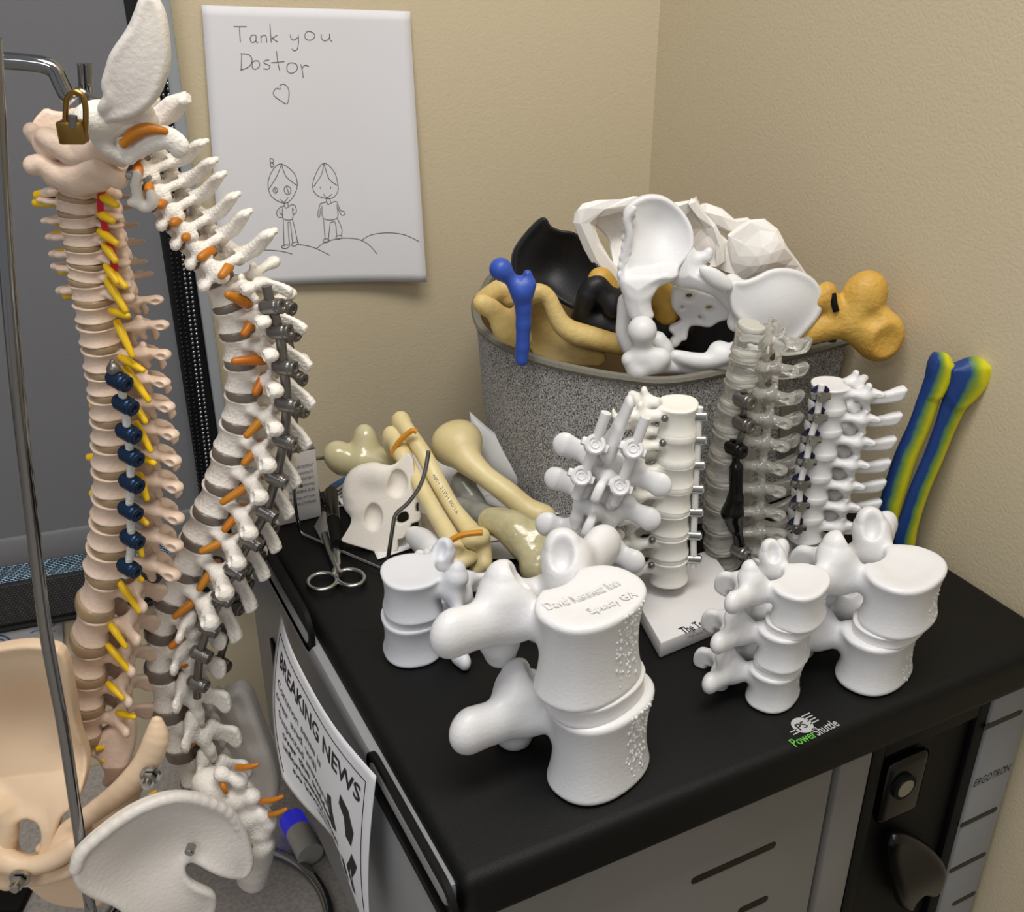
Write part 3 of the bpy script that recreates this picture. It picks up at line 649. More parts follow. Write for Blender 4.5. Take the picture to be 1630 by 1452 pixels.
for a, b in [((100, 302), (58, 311)), ((98, 322), (56, 323)), ((105, 348), (93, 356)), ((104, 372), (86, 375)), ((112, 400), (91, 403)), ((112, 428), (96, 431)), ((118, 465), (104, 471)), ((150, 530), (136, 533)), ((155, 645), (146, 645)), ((150, 728), (141, 728)), ((152, 786), (146, 785))]:
    tubes('nerve', [atF(*a, F1+.012), atF(*b, F1+.012)], [.0034, .0030], M['nervey'], sp1, 2)
# vertebral arteries
for pts in ([(150, 205), (172, 235), (177, 262), (168, 285), (163, 300), (160, 330), (168, 365), (178, 400), (184, 440)], [(66, 268), (75, 280), (92, 296), (100, 320), (106, 350), (110, 385)]):
    tubes('artery', [atF(x, y, F1-(.012 if pts[0][0] > 100 else -.004)) for x, y in pts], .0024, M['red'], sp1, 5)
MB().ball(atF(105, 1080, F1-.002), .004).build('artery', M['red'], sp1)
# upper neck of the left model: skull base plate, atlas, axis
Rn = frame(UP+RT*.06, azd(30))
atl = shape('atlas', atlas_sd, .0007); axs = shape('axis', axis_sd, .0006)
zq = lambda pts, F: [atF(30+x*.13774, 140+y*.13774, F) for x, y in pts]
s = SD(); s.chain(bez(zq([(290, 560), (400, 620), (520, 700), (640, 780), (760, 750), (900, 745), (1060, 790), (1210, 870)], F1-.020), 3), np.interp(np.linspace(0, 1, 22), [0, .15, .3, .45, .6, .75, 1], [.0050, .0070, .0070, .0064, .0072, .0058, .0028]), .004)
s.chain(bez(zq([(290, 560), (235, 640), (300, 730), (400, 790)], F1-.016), 3), .0038, .004); s.ell(zq([(330, 545)], F1-.018)[0], (.0055, .005, .0045), k=.003)
s.chain(bez(zq([(280, 600), (400, 560), (700, 560), (980, 700)], F1+.012), 3), .0055, .004); s.ell(zq([(700, 640)], F1-.020)[0], (.006, .005, .0055), k=.004)
s.build('atlas', M['boneP'], sp1, .0008)
s = SD(); s.chain(bez(zq([(165, 895), (260, 870), (360, 935), (500, 1010), (640, 985), (800, 925), (900, 905), (1000, 970), (1090, 1020), (1150, 1055)], F1-.020), 3), np.interp(np.linspace(0, 1, 28), [0, .1, .25, .5, .7, .85, 1], [.0062, .0048, .0055, .0066, .0080, .0048, .0062]), .004)
s.chain(zq([(420, 1020), (680, 1060), (930, 1050)], F1-.016), [.0075, .010, .0085], .005); s.chain(zq([(520, 980), (560, 860), (580, 790)], F1-.008), [.007, .006, .005], .004)
s.build('axis', M['boneP'], sp1, .0008)
put('vertebra', shared('S_c', S_c(), M['boneP']), sp1, atF(122, 300, F1), frame(UP-RT*.05, azd(16)), (1.12, 1.0, .9))
def px_plate(pts, F, O, n=5, closed=True):
    """outline given in the photo, laid on the upright plane at distance F -> (u, v) about O"""
    q = [(lambda p: ((p-O)@RT, (p-O)@UP))(atF(x, y, F)) for x, y in pts]
    return bezc([np.array([a, b, 0]) for a, b in q], n)[:, :2]
O = atF(100, 205, F1)
s = SD(); s.plate(px_plate([(57, 196), (72, 172), (86, 175), (101, 177), (114, 172), (132, 172), (142, 190), (140, 222), (104, 224), (80, 218), (64, 210)], F1+.012, O, 2), O, RT, UP, -FW, .0022, surf=lambda u, v: -.008-.3*v+12*u*u)
s.chain(zq([(150, 500), (190, 570), (260, 640)], F1-.012), [.0055, .0045, .0035], .004)
s.build('skull_base', M['boneP'], sp1, .0009)
# navy screws and the braided cord
scr = [(188, 605), (198, 643), (203, 688), (207, 725), (208, 768), (206, 812), (209, 857), (204, 903)]
FS = F1-.026
def screw_sd(kind=0):
    s = SD(); s.cyl((0, 0, 0), .0068, .0068, .0062, 0, .001, R=[[0, 1, 0], [0, 0, 1], [1, 0, 0]], k=.001)       # drum lying along x
    s.cyl((.0080, 0, 0), .0062, .0062, .0022, 0, .0006, R=[[0, 1, 0], [0, 0, 1], [1, 0, 0]], k=.0006)
    s.cyl((.0105, 0, 0), .0028, .0028, .0022, 0, .0002, R=[[0, 1, 0], [0, 0, 1], [1, 0, 0]], k=.0004, mode='-')
    s.cone((0, 0, -.010), (0, 0, .010), .0030, None, .0006, mode='-')
    s.cyl((-.0072, 0, 0), .0052, .0052, .0016, 0, .0006, R=[[0, 1, 0], [0, 0, 1], [1, 0, 0]], k=.0006)
    return s
V_scr = shape('screw', screw_sd, .00055)
def R3(x, z): x = nrm(x); z = np.asarray(z, float); z = nrm(z-x*(x@z)); return np.stack([x, np.cross(z, x), z], 1)
cordP = [atF(181, 585, FS)]+[atF(x, y, FS) for x, y in scr]+[atF(199, 918, FS)]
tubes('cord', cordP, .0030, M['rope'], sp1, 6, 10)
for i, (x, y) in enumerate(scr):
    z = nrm(cordP[i]-cordP[i+2]); ax = nrm(RT*1.0-FW*.55-UP*.25)
    put('bone_screw', shared('screw', V_scr, M['navy']), sp1, atF(x, y, FS), R3(ax, z), .93)
s = SD(); a = atF(181, 588, FS); s.ell(a, (.005, .005, .005), k=.002); s.cone(a, a+UP*.006, .003, .0018, .002); s.build('cord_tip', M['ti'], sp1, .0006)
# ---- right hand spine model, strongly curved, with two titanium rods
sp2 = thing('spine_model', 'curved white scoliosis spine model with grey titanium rods and orange nerves', 'spine model', (atF(300, 1300, F2)[0], atF(300, 1300, F2)[1], DZ))
D2 = [(219, 258), (237, 290), (256, 322), (279, 352), (300, 382), (324, 412), (347, 444), (366, 484), (378, 527), (386, 573), (389, 622), (383, 670), (368, 718), (357, 768), (338, 812), (320, 855), (299, 902), (276, 950), (262, 1000), (262, 1060), (274, 1124), (294, 1186), (318, 1240)]
W2 = [.024]*5+[.027, .029, .031, .031, .032, .033, .034, .035, .036, .037, .038, .038, .039, .040, .041, .042, .040]
K2 = [KCr]*6+[KTr]*11+[KLr]*5
P2 = list(np.interp(range(22), [0, 6, 12, 21], [96, 98, 100, 100]))
C2 = Column(sp2, D2, F2, P2, W2, K2, M['boneW'], M['discg'], .25)
put('axis', shared('axis_r', axs, M['boneW']), sp2, atF(205, 240, F2), frame(UP*.8-RT*.75, azd(96)+UP*.35), (1.25, 1.25, 1.1))
put('atlas', shared('atlas_r', atl, M['boneW']), sp2, atF(190, 212, F2), frame(UP*.8-RT*.7, azd(80)+UP*.3), 1.05)
N2 = [((213, 205), (255, 211)), ((205, 212), (203, 236)), ((222, 262), (220, 275)), ((240, 292), (236, 303)), ((262, 318), (254, 328)), ((285, 346), (275, 357)), ((300, 372), (294, 380)), ((332, 400), (318, 411)), ((362, 425), (352, 440)), ((388, 480), (362, 469)), ((402, 512), (388, 532)), ((415, 572), (372, 575)), ((418, 605), (406, 626)), ((418, 668), (392, 694)), ((412, 712), (388, 738)), ((400, 770), (354, 800)), ((382, 815), (357, 844)), ((362, 860), (320, 878)), ((340, 905), (317, 938)), ((312, 955), (278, 982)), ((295, 1010), (272, 1030)), ((300, 1055), (276, 1062)), ((292, 1105), (283, 1130)), ((314, 1172), (300, 1190))]
for a, b in N2:
    e = (a[0]-b[0], a[1]-b[1]); st = (a[0]+e[0]*.25, a[1]+e[1]*.25)
    tubes('nerve', [atF(*st, F2-.006), atF(*a, F2-.016), atF(*b, F2-.026)], [.0042, .0046, .0028], M['nerveo'], sp2, 4)
for pts in ([(222, 172), (208, 188), (186, 200), (178, 212), (190, 224), (200, 236), (206, 250)], [(312, 385), (322, 402), (338, 436)], [(150, 210), (140, 222)]):
    tubes('artery', [atF(x, y, F2-.014) for x, y in pts], .0036, M['redp'], sp2, 5)
# rods, tulips, cross heads
rodn = [(424, 455), (432, 488), (444, 527), (452, 584), (456, 643), (452, 701), (439, 761), (423, 815), (399, 860), (373, 907), (353, 950), (331, 999), (319, 1041), (314, 1088), (314, 1110)]
FR = F2-.024; FRb = F2+.020
tubes('rod', [atF(x, y, FR) for x, y in rodn], .0038, M['ti'], sp2, 5, 10)
rodf = [(444, 484), (456, 527), (466, 584), (470, 643), (463, 705), (448, 765), (430, 835), (398, 905), (378, 950), (364, 1000), (350, 1050)]
tubes('rod', [atF(x, y, FRb) for x, y in rodf], .0034, M['ti'], sp2, 5, 10)
for i, (x, y) in enumerate(rodn[1:-1]):
    p = atF(x, y, FR-.001); z = nrm(atF(*rodn[i], FR)-atF(*rodn[i+2], FR)); ax = nrm(np.cross(z, FW)*-1); ax = ax if ax@RT > 0 else -ax
    put('rod_connector', shared('screw_ti', V_scr, M['ti']), sp2, p, R3(ax-FW*.35, z), (.95, .9, .9))
for i, (x, y) in enumerate([(452, 487), (460, 528), (470, 600), (474, 650), (466, 705), (440, 800), (426, 838), (405, 880), (386, 925), (372, 965), (364, 1003), (352, 1056)]):
    p = atF(x, y, FRb-.002); put('rod_connector', shared('screw_ti', V_scr, M['ti']), sp2, p, R3(RT-FW*.6-UP*.2, UP-RT*.3*(1 if y > 700 else -.4)), .9)
# ------------------------------------------------------------------ hips, sacrum, skull plates, stand
def cpx(pts): return np.mean([p[0] for p in pts]), np.mean([p[1] for p in pts])
def plate_px(s, pts, F, th, surf=None, holes=(), n=3, k=.004, tilt=None, **kw):
    """outline read in the photo, laid on a plane through its middle at distance F; tilt = (yaw, lean) turns that plane"""
    cx, cy = cpx(pts); O = atF(cx, cy, F); N = -FW
    if tilt: N = nrm(-FW+RT*tilt[0]+UP*tilt[1])
    U = nrm(np.cross(UP, N)); V = np.cross(N, U)
    if U@RT < 0: U = -U; V = np.cross(N, U)
    f_ = lambda Q: [(lambda p: ((p-O)@U, (p-O)@V))(atN(x, y, N, O@N)) for x, y in Q]
    sm_ = (lambda Q: bezc([np.array([a, b, 0]) for a, b in f_(Q)], n)[:, :2]) if n > 1 else f_
    s.plate(sm_(pts), O, U, V, N, th, surf=surf, holes=[sm_(h) for h in holes], k=k, **kw); return O, U, V, N
def plane_pts(F): return lambda pts: [atF(x, y, F) for x, y in pts]
def bump(u, v, cu, cv, r): return np.exp(-(((u-cu)/r)**2+((v-cv)/r)**2))
# left model: hips. Two wings, brims and pubic bones, one open hole in front
G1 = .66; O = atF(60, 1200, G1); uv = lambda pts, F, O: [(lambda p: ((p-O)@RT, (p-O)@UP))(atF(x, y, F)) for x, y in pts]
s = SD()
wl = px_plate([(-90, 1070), (-40, 1040), (10, 1026), (60, 1022), (104, 1036), (114, 1100), (112, 1166), (120, 1206), (131, 1246), (125, 1271), (106, 1286), (98, 1310), (96, 1340), (70, 1362), (20, 1366), (-60, 1372), (-110, 1200)], G1, O, 4)
hole = px_plate([(32, 1290), (60, 1289), (76, 1302), (75, 1330), (56, 1348), (38, 1342), (27, 1315)], G1, O, 4)
def sfl(u, v): return -.034*np.exp(-((u+.005)/.045)**2-((v-.02)/.05)**2)-.012*np.exp(-((u-.025)/.02)**2-((v+.02)/.02)**2)+.010*np.clip(-(v+.03)/.05, 0, 1.5)
s.plate(wl, O, RT, UP, -FW, .0036, surf=sfl, k=.006, holes=[hole], thf=lambda u, v, d: .0036+.0030*np.exp(-(d/.008)**2)+.004*np.clip(-(v+.03)/.04, 0, 1))
s.chain(bez([atF(-30, 1262, G1-.004), atF(4, 1290, G1-.010), atF(12, 1330, G1-.014), atF(-4, 1360, G1-.016)], 3), .008, .010)
s.build('hip_wing', M['boneB'], sp1, .0014)
s = SD()
s.chain(bez([atF(-24, 1350, G1-.022), atF(14, 1372, G1-.026), atF(50, 1378, G1-.028), atF(88, 1366, G1-.026), atF(116, 1346, G1-.022)], 3), np.interp(np.linspace(0, 1, 13), [0, .5, 1], [.012, .0075, .0085]), .006)
s.chain(bez([atF(-20, 1378, G1-.02), atF(14, 1398, G1-.02), atF(60, 1396, G1-.022), atF(104, 1388, G1-.022), atF(128, 1372, G1-.022)], 3), [.010]*4+[.007]*4+[.006]*5, .006)
s.build('pubic_bone', M['boneB'], sp1, .0012)
# right half: long brim bar rising to the right, with the flat ischium under it
s = SD(); G2 = .67
bar = [(250, 1148), (248, 1180), (228, 1222), (190, 1262), (145, 1296), (104, 1324), (70, 1352)]
s.chain(bez([atF(x, y, G2-.004*i) for i, (x, y) in enumerate(bar)], 3), np.interp(np.linspace(0, 1, 19), [0, .15, .4, .7, 1], [.005, .010, .0105, .0085, .0070]), .008, flat=(nrm(FW+UP*.3), .75))
O = atF(190, 1300, G2+.01)
s.plate(px_plate([(246, 1160), (258, 1172), (246, 1225), (222, 1270), (208, 1320), (196, 1390), (160, 1425), (110, 1395), (92, 1352), (140, 1310), (200, 1262)], G2+.01, O, 3), O, RT, UP, -FW, .006, surf=lambda u, v: -.012*bump(u, v, .0, .0, .04), k=.010)
s.chain(bez([atF(100, 1352, G2-.026), atF(112, 1342, G2-.024), atF(130, 1322, G2-.01)], 3), [.009]*7, .008)
s.build('hip_bone', M['boneB'], sp1, .0014)
s = SD(); O = atF(120, 1400, G2-.012)
s.plate(px_plate([(30, 1385), (110, 1378), (150, 1385), (178, 1422), (150, 1442), (90, 1436), (55, 1415)], G2-.012, O, 3), O, RT, UP, -FW, .006, k=.01); s.build('sitting_bone', M['boneB'], sp1, .0014)
# sacrum of the left model with its last yellow nerves and screws
s = SD(); O = atF(178, 1200, F1)
s.plate(px_plate([(112, 1168), (150, 1166), (186, 1148), (212, 1143), (218, 1180), (205, 1215), (180, 1245), (165, 1240), (172, 1218), (165, 1195), (140, 1185)], F1, O, 4), O, RT, UP, -FW, .008, surf=lambda u, v: .01-.3*np.abs(v), k=.006, rnd=.006)
s.build('sacrum', M['boneP'], sp1, .0011)
for a, b in [((165, 1190), (152, 1193)), ((176, 1210), (161, 1211)), ((250, 1260), (236, 1268))]:
    MB().tube([atF(*a, F1-.012), atF(*b, F1-.016)], .0022, 8).build('nerve', M['nervey'], sp1)
for a, b in [((138, 1180), (137, 1202)), ((116, 1168), (116, 1171)), ((172, 1222), (182, 1222))]:
    MB().tube([atF(*a, F1-.008), atF(*b, F1-.008)], .0030, 12).tube([atF(*a, F1-.008), atF(*a, F1-.008)-UP*.004], .0042, 12).build('steel_bolt', M['steel'], sp1)
for q, F in [((30, 1402), G1-.03), ((238, 1238), G2-.01)]:
    p = atF(*q, F-.012); MB().tube([p, p-FW*.006], .0058, 6).tube([p-FW*.006, p-FW*.010], .0035, 12).tube([p+FW*.001, p+FW*.004], .0085, 16).build('wing_nut', M['steel'], sp1)
# right model: near hip wing facing the camera, far hip behind, sacrum between
G3 = .638; O = atF(250, 1370, G3)
near_w = [(113, 1378), (126, 1352), (160, 1322), (205, 1290), (255, 1268), (300, 1264), (345, 1274), (378, 1298), (395, 1330), (402, 1368), (385, 1392), (345, 1386), (306, 1375), (297, 1388), (306, 1402), (334, 1412), (342, 1424), (338, 1450), (300, 1490), (230, 1490), (190, 1450), (150, 1432), (122, 1412)]
s = SD(); O, _u, _v, _n = plate_px(s, near_w, G3, .0050, surf=lambda u, v: -.014*bump(u, v, -.012, .012, .045)+.006*bump(u, v, .03, -.03, .03), k=.006, tilt=(.6, 0), thf=lambda u, v, d: .0040+.0030*np.exp(-(d/.007)**2))
s.build('hip_wing', M['bonePw'], sp2, .0013)
GX = lambda x, y, d=0: atN(x, y, nrm(-FW+RT*.60), O@nrm(-FW+RT*.60)-d)
p = GX(302, 1356, -.006); MB().tube([p+FW*.006, p-FW*.001], .0042, 14).tube([p-FW*.0008, p-FW*.0018], .0026, 6).build('steel_bolt', M['steel'], sp2)
s = SD(); s.chain(bez([GX(120, 1384), GX(135, 1352), GX(200, 1300), GX(262, 1273), GX(310, 1272), GX(362, 1294), GX(388, 1336)], 4), [.0048]*25, .005)
s.build('hip_crest', M['bonePw'], sp2, .0012)
s = SD(); G4 = .80; O = atF(400, 1170, G4)
s.plate(px_plate([(352, 1100), (378, 1082), (400, 1094), (418, 1140), (438, 1195), (447, 1235), (442, 1262), (425, 1262), (405, 1235), (375, 1225), (350, 1190), (340, 1140)], G4, O, 4), O, RT, UP, -FW, .008, surf=lambda u, v: .010-.35*np.abs(u+.15*v), k=.006, rnd=.006, thf=lambda u, v, d: .007+.004*np.exp(-(d/.01)**2))
s.build('hip_wing', M['bonePw'], sp2, .0014)
s = SD(); Z = lambda x, y, d=0: atF(x, y, .70+d)
s.chain(bez([Z(330, 1248), Z(362, 1262), Z(392, 1300), (Z(404, 1345)), Z(402, 1395, .01), Z(412, 1402, .012)], 3), np.interp(np.linspace(0, 1, 16), [0, .3, .6, .85, 1], [.014, .020, .019, .013, .003]), .008)
for (x, y, r) in [(352, 1232, .0075), (382, 1243, .0078), (402, 1268, .008), (418, 1296, .008), (420, 1325, .007), (412, 1352, .007), (370, 1275, .008), (388, 1305, .008), (335, 1262, .008), (425, 1345, .005), (430, 1310, .006)]: s.ell(Z(x, y, -.012), r*.92, k=.011)
s.build('sacrum', M['boneW'], sp2, .0012)
for a, b in [((378, 1222), (410, 1217)), ((418, 1276), (450, 1268)), ((424, 1298), (456, 1288)), ((396, 1328), (403, 1352)), ((352, 1240), (360, 1262))]:
    tubes('nerve', [Z(*a, -.012), Z((a[0]+b[0])/2, (a[1]+b[1])/2+2, -.018), Z(*b, -.018)], [.003, .0026, .0018], M['nerveo'], sp2, 3)
# skull plate on top of the right model
G5 = .686; O = atF(225, 95, G5)
s = SD(); s.plate(px_plate([(236, -8), (256, -10), (272, 20), (279, 70), (277, 110), (262, 150), (240, 172), (215, 184), (190, 190), (165, 200), (158, 190), (166, 165), (178, 150), (173, 130), (182, 105), (188, 85), (205, 60), (222, 38), (230, 12)], G5, O, 3), O, RT, UP, -FW, .0040, surf=lambda u, v: .016-13*(u-.18*v)**2-3*v*v, k=.005, thf=lambda u, v, d: .0032+.0014*np.exp(-(d/.005)**2))
s.chain(bez([atF(234, 0, G5-.012), atF(206, 58, G5-.012), atF(185, 92, G5-.012), atF(174, 132, G5-.012), atF(178, 152, G5-.012), atF(164, 172, G5-.012)], 4), .0028, .004)
s.build('skull_plate', M['bonePw'], sp2, .0011)
s = SD(); B_ = lambda x, y, d=0: atF(x, y, .684+d)
s.ell(B_(158, 188), (.016, .012, .011), k=.006).chain([B_(150, 205), B_(190, 186), B_(228, 182), B_(240, 196)], [.007, .008, .007, .005], .006)
s.build('skull_base', M['boneW'], sp2, .001)
s = SD(); s.chain(bez([B_(160, 222), B_(178, 206), B_(200, 197), B_(222, 188), B_(242, 192)], 3), [.005]*4+[.0058]*5+[.0045]*4, .004).chain([B_(160, 222), B_(172, 236), B_(196, 250)], [.0045, .005, .004], .004)
s.build('atlas', M['boneW'], sp2, .0008)
s = SD(); s.chain(bez([B_(208, 246), B_(232, 228), B_(262, 218), B_(286, 232), B_(282, 242)], 3), np.interp(np.linspace(0, 1, 13), [0, .3, .6, 1], [.004, .0066, .0060, .0035]), .005, flat=(FW, .7)).chain([B_(196, 232), B_(204, 252)], [.0045, .0040], .004)
s.build('axis', M['boneW'], sp2, .0008)
tubes('nerve', [B_(194, 232, -.006), B_(212, 214, -.006), B_(236, 205, -.006), B_(264, 209, -.004)], [.0026, .0042, .0038, .0022], M['nerveo'], sp2, 3)
# hyoid piece hanging on a pin
s = SD(); H = lambda x, y, d=0: atF(x, y, .70+d); s.chain(bez([H(218, 276), H(217, 300), H(222, 322), H(232, 330), H(244, 322), H(240, 308)], 4), .0026, .003).ell(H(212, 322), (.004, .004, .003), k=.003)
s.build('small_throat_bone', M['bonePw'], sp2, .0006)
MB().tube([H(204, 280), H(212, 278)], .0026, 8).tube([H(232, 282), H(236, 288)], .0036, 8).build('steel_pin', M['steel'], sp2)
# ---- chrome stands
def stand(label, base, pts, r, ringc, ringr, extra=None):
    t = thing('display_stand', label, 'stand', base)
    if pts is not None: MB().tube(bez(pts, 6), r, 16).build('pole', M['chrome'], t)
    an = np.linspace(0, 2*PI, 61)[:-1]
    MB().tube([ringc+np.array([math.cos(a)*ringr, math.sin(a)*ringr, 0]) for a in an], .0062, 12, closed=True).build('base_ring', M['chrome'], t)
    return t
rb = atz(400, 1452, DZ+.008)
# the ring passes seen points
q1, q2 = atz(440, 1356, DZ+.007), atz(540, 1450, DZ+.007); q1 = q1-RT*.006; q2 = q2-RT*.012; mid = (q1+q2)/2; dr = nrm(q2-q1); nn_ = np.array([-dr[1], dr[0], 0]); nn_ = nn_ if nn_@RT < 0 else -nn_
rr_ = .125; cc = mid+nn_*math.sqrt(rr_**2-(np.linalg.norm(q2-q1)/2)**2)
st2 = stand('chrome ring base on the counter under the curved white spine', cc-np.array([0, 0, .007]), None, 0, cc, rr_)
# its hidden pole rises behind the sacrum and carries the model
MB().tube([cc+nn_*rr_, cc+nn_*rr_*.2+UP*.002], .005, 10).build('base_bar', M['chrome'], st2)
Ls = .616
pole = [atF(150, 1470, Ls+.01), atF(143, 1440, Ls), atF(122, 1300, Ls), atF(101, 1160, Ls), atF(72, 1000, Ls), atF(48, 800, Ls), atF(28, 620, Ls), atF(12, 440, Ls), atF(0, 260, Ls), atF(-10, 60, Ls)]
pb_ = pole[0].copy(); foot = np.array([pb_[0]-.004, pb_[1]+.0, DZ+.006])
st1 = thing('display_stand', 'tall chrome pole stand with a bent hook above the left spine', 'stand', (foot[0], foot[1], DZ))
MB().tube(bez([foot]+pole, 5), .0046, 16).build('pole', M['chrome'], st1)
a_ = np.linspace(0, 2*PI, 49)[:-1]; MB().tube([foot+np.array([-.11+math.cos(a)*.11, math.sin(a)*.11, .001]) for a in a_], .006, 12, closed=True).build('base_ring', M['chrome'], st1)
FH = .69
MB().tube(bez([atF(-30, 93, FH), atF(0, 96, FH), atF(40, 99, FH), atF(72, 104, FH), (atF(88, 114, FH)), atF(97, 132, FH), atF(106, 150, FH), atF(116, 160, FH)], 6), .0052, 16).build('hook', M['chrome'], st1)
o = tubes('hook_wire', [atF(116, 156, FH), atF(122, 144, FH), atF(134, 146, FH), atF(150, 158, FH), atF(166, 168, FH)], .0016, M['chrome'], st1)
st3 = thing('hanger_rod', 'pair of short upright steel rods above the brass padlock', 'rod', atF(134, 170, .70))
for x in (129, 140): MB().tube([atF(x+4, 172, .70), atF(x, 101, .70)], .0024, 12).build('rod', M['chrome'], st3)
# padlock
pl = thing('padlock', 'small brass padlock locking the left spine to the chrome hook', 'padlock', atF(117, 221, .652))
FP = .652; O = atF(115, 207, FP)
b = MB().box(O, RT, UP, -FW, (-.0078, -.0078, -.005), (.0078, .0055, .005), .0015); b.build('body', M['brass'], pl)
tubes('shackle', [atF(104, 198, FP), atF(105, 170, FP), atF(108, 155, FP), atF(119, 146, FP), atF(131, 152, FP), atF(136, 170, FP), atF(136, 200, FP), atF(133, 216, FP)], .0017, M['brass'], pl, 5)
MB().tube([atF(116, 203, FP-.004), atF(116, 184, FP-.004)], .0026, 10).build('bolt', M['ti'], pl)
# ------------------------------------------------------------------ spine models on white acrylic bases
def acrylic_base(root, corners_px, z1, name='base'):
    """corners of the TOP face in the photo"""
    b = MB(); P = [atz(x, y, z1) for x, y in corners_px]; b.prism([(p[0], p[1]) for p in P], O3, EX, EY, UP, .0008, z1, .001, 2)
    return b.build(name, M['acryl'], root)
BT = .016
t1 = thing('vertebral_tether_model', 'white spine model with side cord and screws on a lettered white acrylic base', 'spine model', (*atz(1067, 945, .0008)[:2], .0008))
cA = atz(1052, 1024, BT); cB = atz(1195, 965, BT); cD = atz(985, 905, BT); e1 = cB-cA; e2 = cD-cA
e2 = nrm(e2)*np.linalg.norm(e1)*.95; L1 = [cA, cA+e1, cA+e1+e2, cA+e2]
b = MB(); b.prism([(p[0], p[1]) for p in L1], O3, EX, EY, UP, .0008, BT, .001, 2); b.build('base', M['acryl'], t1)
rp = atz(1067, 935, BT); F_t1 = rp@FW
MB().tube([rp, rp+UP*.045], .0052, 16).build('post', M['steel'], t1)
u1 = nrm(e1); v1 = np.cross(UP, u1); tp = atz(1090, 1010, BT)
text('lettering', 'The Tether™', tp, u1, v1, .0115, M['ink'], t1, vh=.0125, font_off=.015, width=.041)
text('lettering', 'Vertebral Body Tethering', tp-v1*.0065-u1*.0005, u1, v1, .0042, M['ink'], t1, vh=.0048, width=.041)
S_w = lambda: shape('print_thoracic', lambda: thoracic_sd(hx=.0165, hy=.0150, hz=.0118, tpl=.020, sp=.047, spz=-.002, waist=.14, knob=.0040, thick=.0036), .0008)
S_w2 = lambda: shape('print_thoracolumbar', lambda: thoracic_sd(hx=.0165, hy=.0150, hz=.0118, tpl=.017, sp=.062, spz=-.004, waist=.14, knob=.0036, thick=.0040, sph=.0022), .0008)
Dt1 = [(1080, 638), (1078, 688), (1076, 728), (1073, 768), (1068, 806), (1066, 843), (1065, 880), (1064, 922)]
C3 = Column(t1, Dt1, F_t1, [-78]*7, [.036, .0365, .037, .037, .0375, .038, .0385], [('S_w', .0165, .0118)]*7, M['printt'], None, .12)
for k, P in enumerate(C3.P[1:-1]):
    R = C3.L[k][1]; put('disc', shared('disc', V_disc(), M['printt']), t1, P, R, (.70, .88, .9))
FT = F_t1-.004
wx = [(1112, 662), (1111, 700), (1109, 740), (1107, 778), (1106, 815), (1104, 852), (1104, 890)]
M['cordw'] = mat('white_smooth_cord', (232, 232, 230), .4)
tubes('cord', [atF(1114, 648, FT)]+[atF(x, y, FT) for x, y in wx]+[atF(1103, 902, FT)], .0028, M['cordw'], t1, 5, 10)
for i, (x, y) in enumerate(wx):
    p = atF(x, y, FT); ax = nrm(RT-FW*.1)
    sc_ = MB().tube([p-ax*.0052, p+ax*.0055], .0042, 14).tube([p+ax*.0055, p+ax*.0068], .0030, 6).build('bone_screw', M['steel'], t1)
    MB().tube([p-ax*.0085, p-ax*.0056], .0068, 16).build('washer', M['navyd'] if 'navyd' in M else M.setdefault('navyd', mat('dark_navy_washer', (22, 24, 70), .35)), sc_)
for x, y in [(1058, 666), (1055, 705), (1043, 823), (1038, 860), (1037, 900)]:
    p = atF(x, y, F_t1-.0185); p2 = atF(x, y, F_t1-.0135); MB().ball(p2, .0030, seg=12).build('pin', M['ti'], t1)
# second model on a base, far right
t2 = thing('vertebral_tether_model', 'curved white spine model with steel screws on a plain white base near the basket', 'spine model', (*atz(1272, 878, .0008)[:2], .0008))
rp2 = atz(1270, 874, BT); F_t2 = rp2@FW
cA = atz(1270, 925, BT); r45 = nrm(e1*.55+np.array([0, 0, 0])); u2 = nrm(atz(1360, 880, BT)-atz(1262, 925, BT)); v2 = np.cross(UP, u2)
q0 = rp2-u2*.045-v2*.045
b = MB(); b.prism([(p[0], p[1]) for p in [q0, q0+u2*.088, q0+u2*.088+v2*.090, q0+v2*.090]], O3, EX, EY, UP, .0008, BT, .001, 2); b.build('base', M['acryl'], t2)
MB().tube([rp2, rp2+UP*.034], .0052, 16).build('post', M['steel'], t2)
Dt2 = [(1322, 608), (1317, 646), (1311, 680), (1303, 716), (1295, 752), (1289, 786), (1283, 818), (1280, 856)]
C4 = Column(t2, Dt2, F_t2, [84]*7, [.035]*7, [('S_w2', .0165, .0118)]*7, M['printr'], None, .12)
for k, P in enumerate(C4.P[1:-1]):
    R = C4.L[k][1]; put('disc', shared('disc', V_disc(), M['printr']), t2, P, R, (.68, .84, .9))
FT = F_t2-.020
wx = [(1305, 630), (1300, 664), (1290, 699), (1283, 735), (1274, 770), (1272, 804), (1267, 840)]
tubes('cord', [atF(1308, 612, FT)]+[atF(x, y, FT) for x, y in wx]+[atF(1266, 856, FT)], .0027, M['cordw'], t2, 5, 10)
for i, (x, y) in enumerate(wx):
    p = atF(x, y, FT); ax = nrm(-FW+RT*.15+UP*.1)
    sc_ = MB().tube([p-ax*.003, p+ax*.0048], .0048, 14).tube([p+ax*.0048, p+ax*.0058], .0030, 14).box(p, nrm(RT), UP, ax, (-.0085, -.003, -.002), (.0085, .003, .003), .001).build('bone_screw', M['steel'], t2)
    MB().tube([p-ax*.0055+RT*.002, p-ax*.003+RT*.002], .0082, 20).build('washer', M['navyd'], sc_)
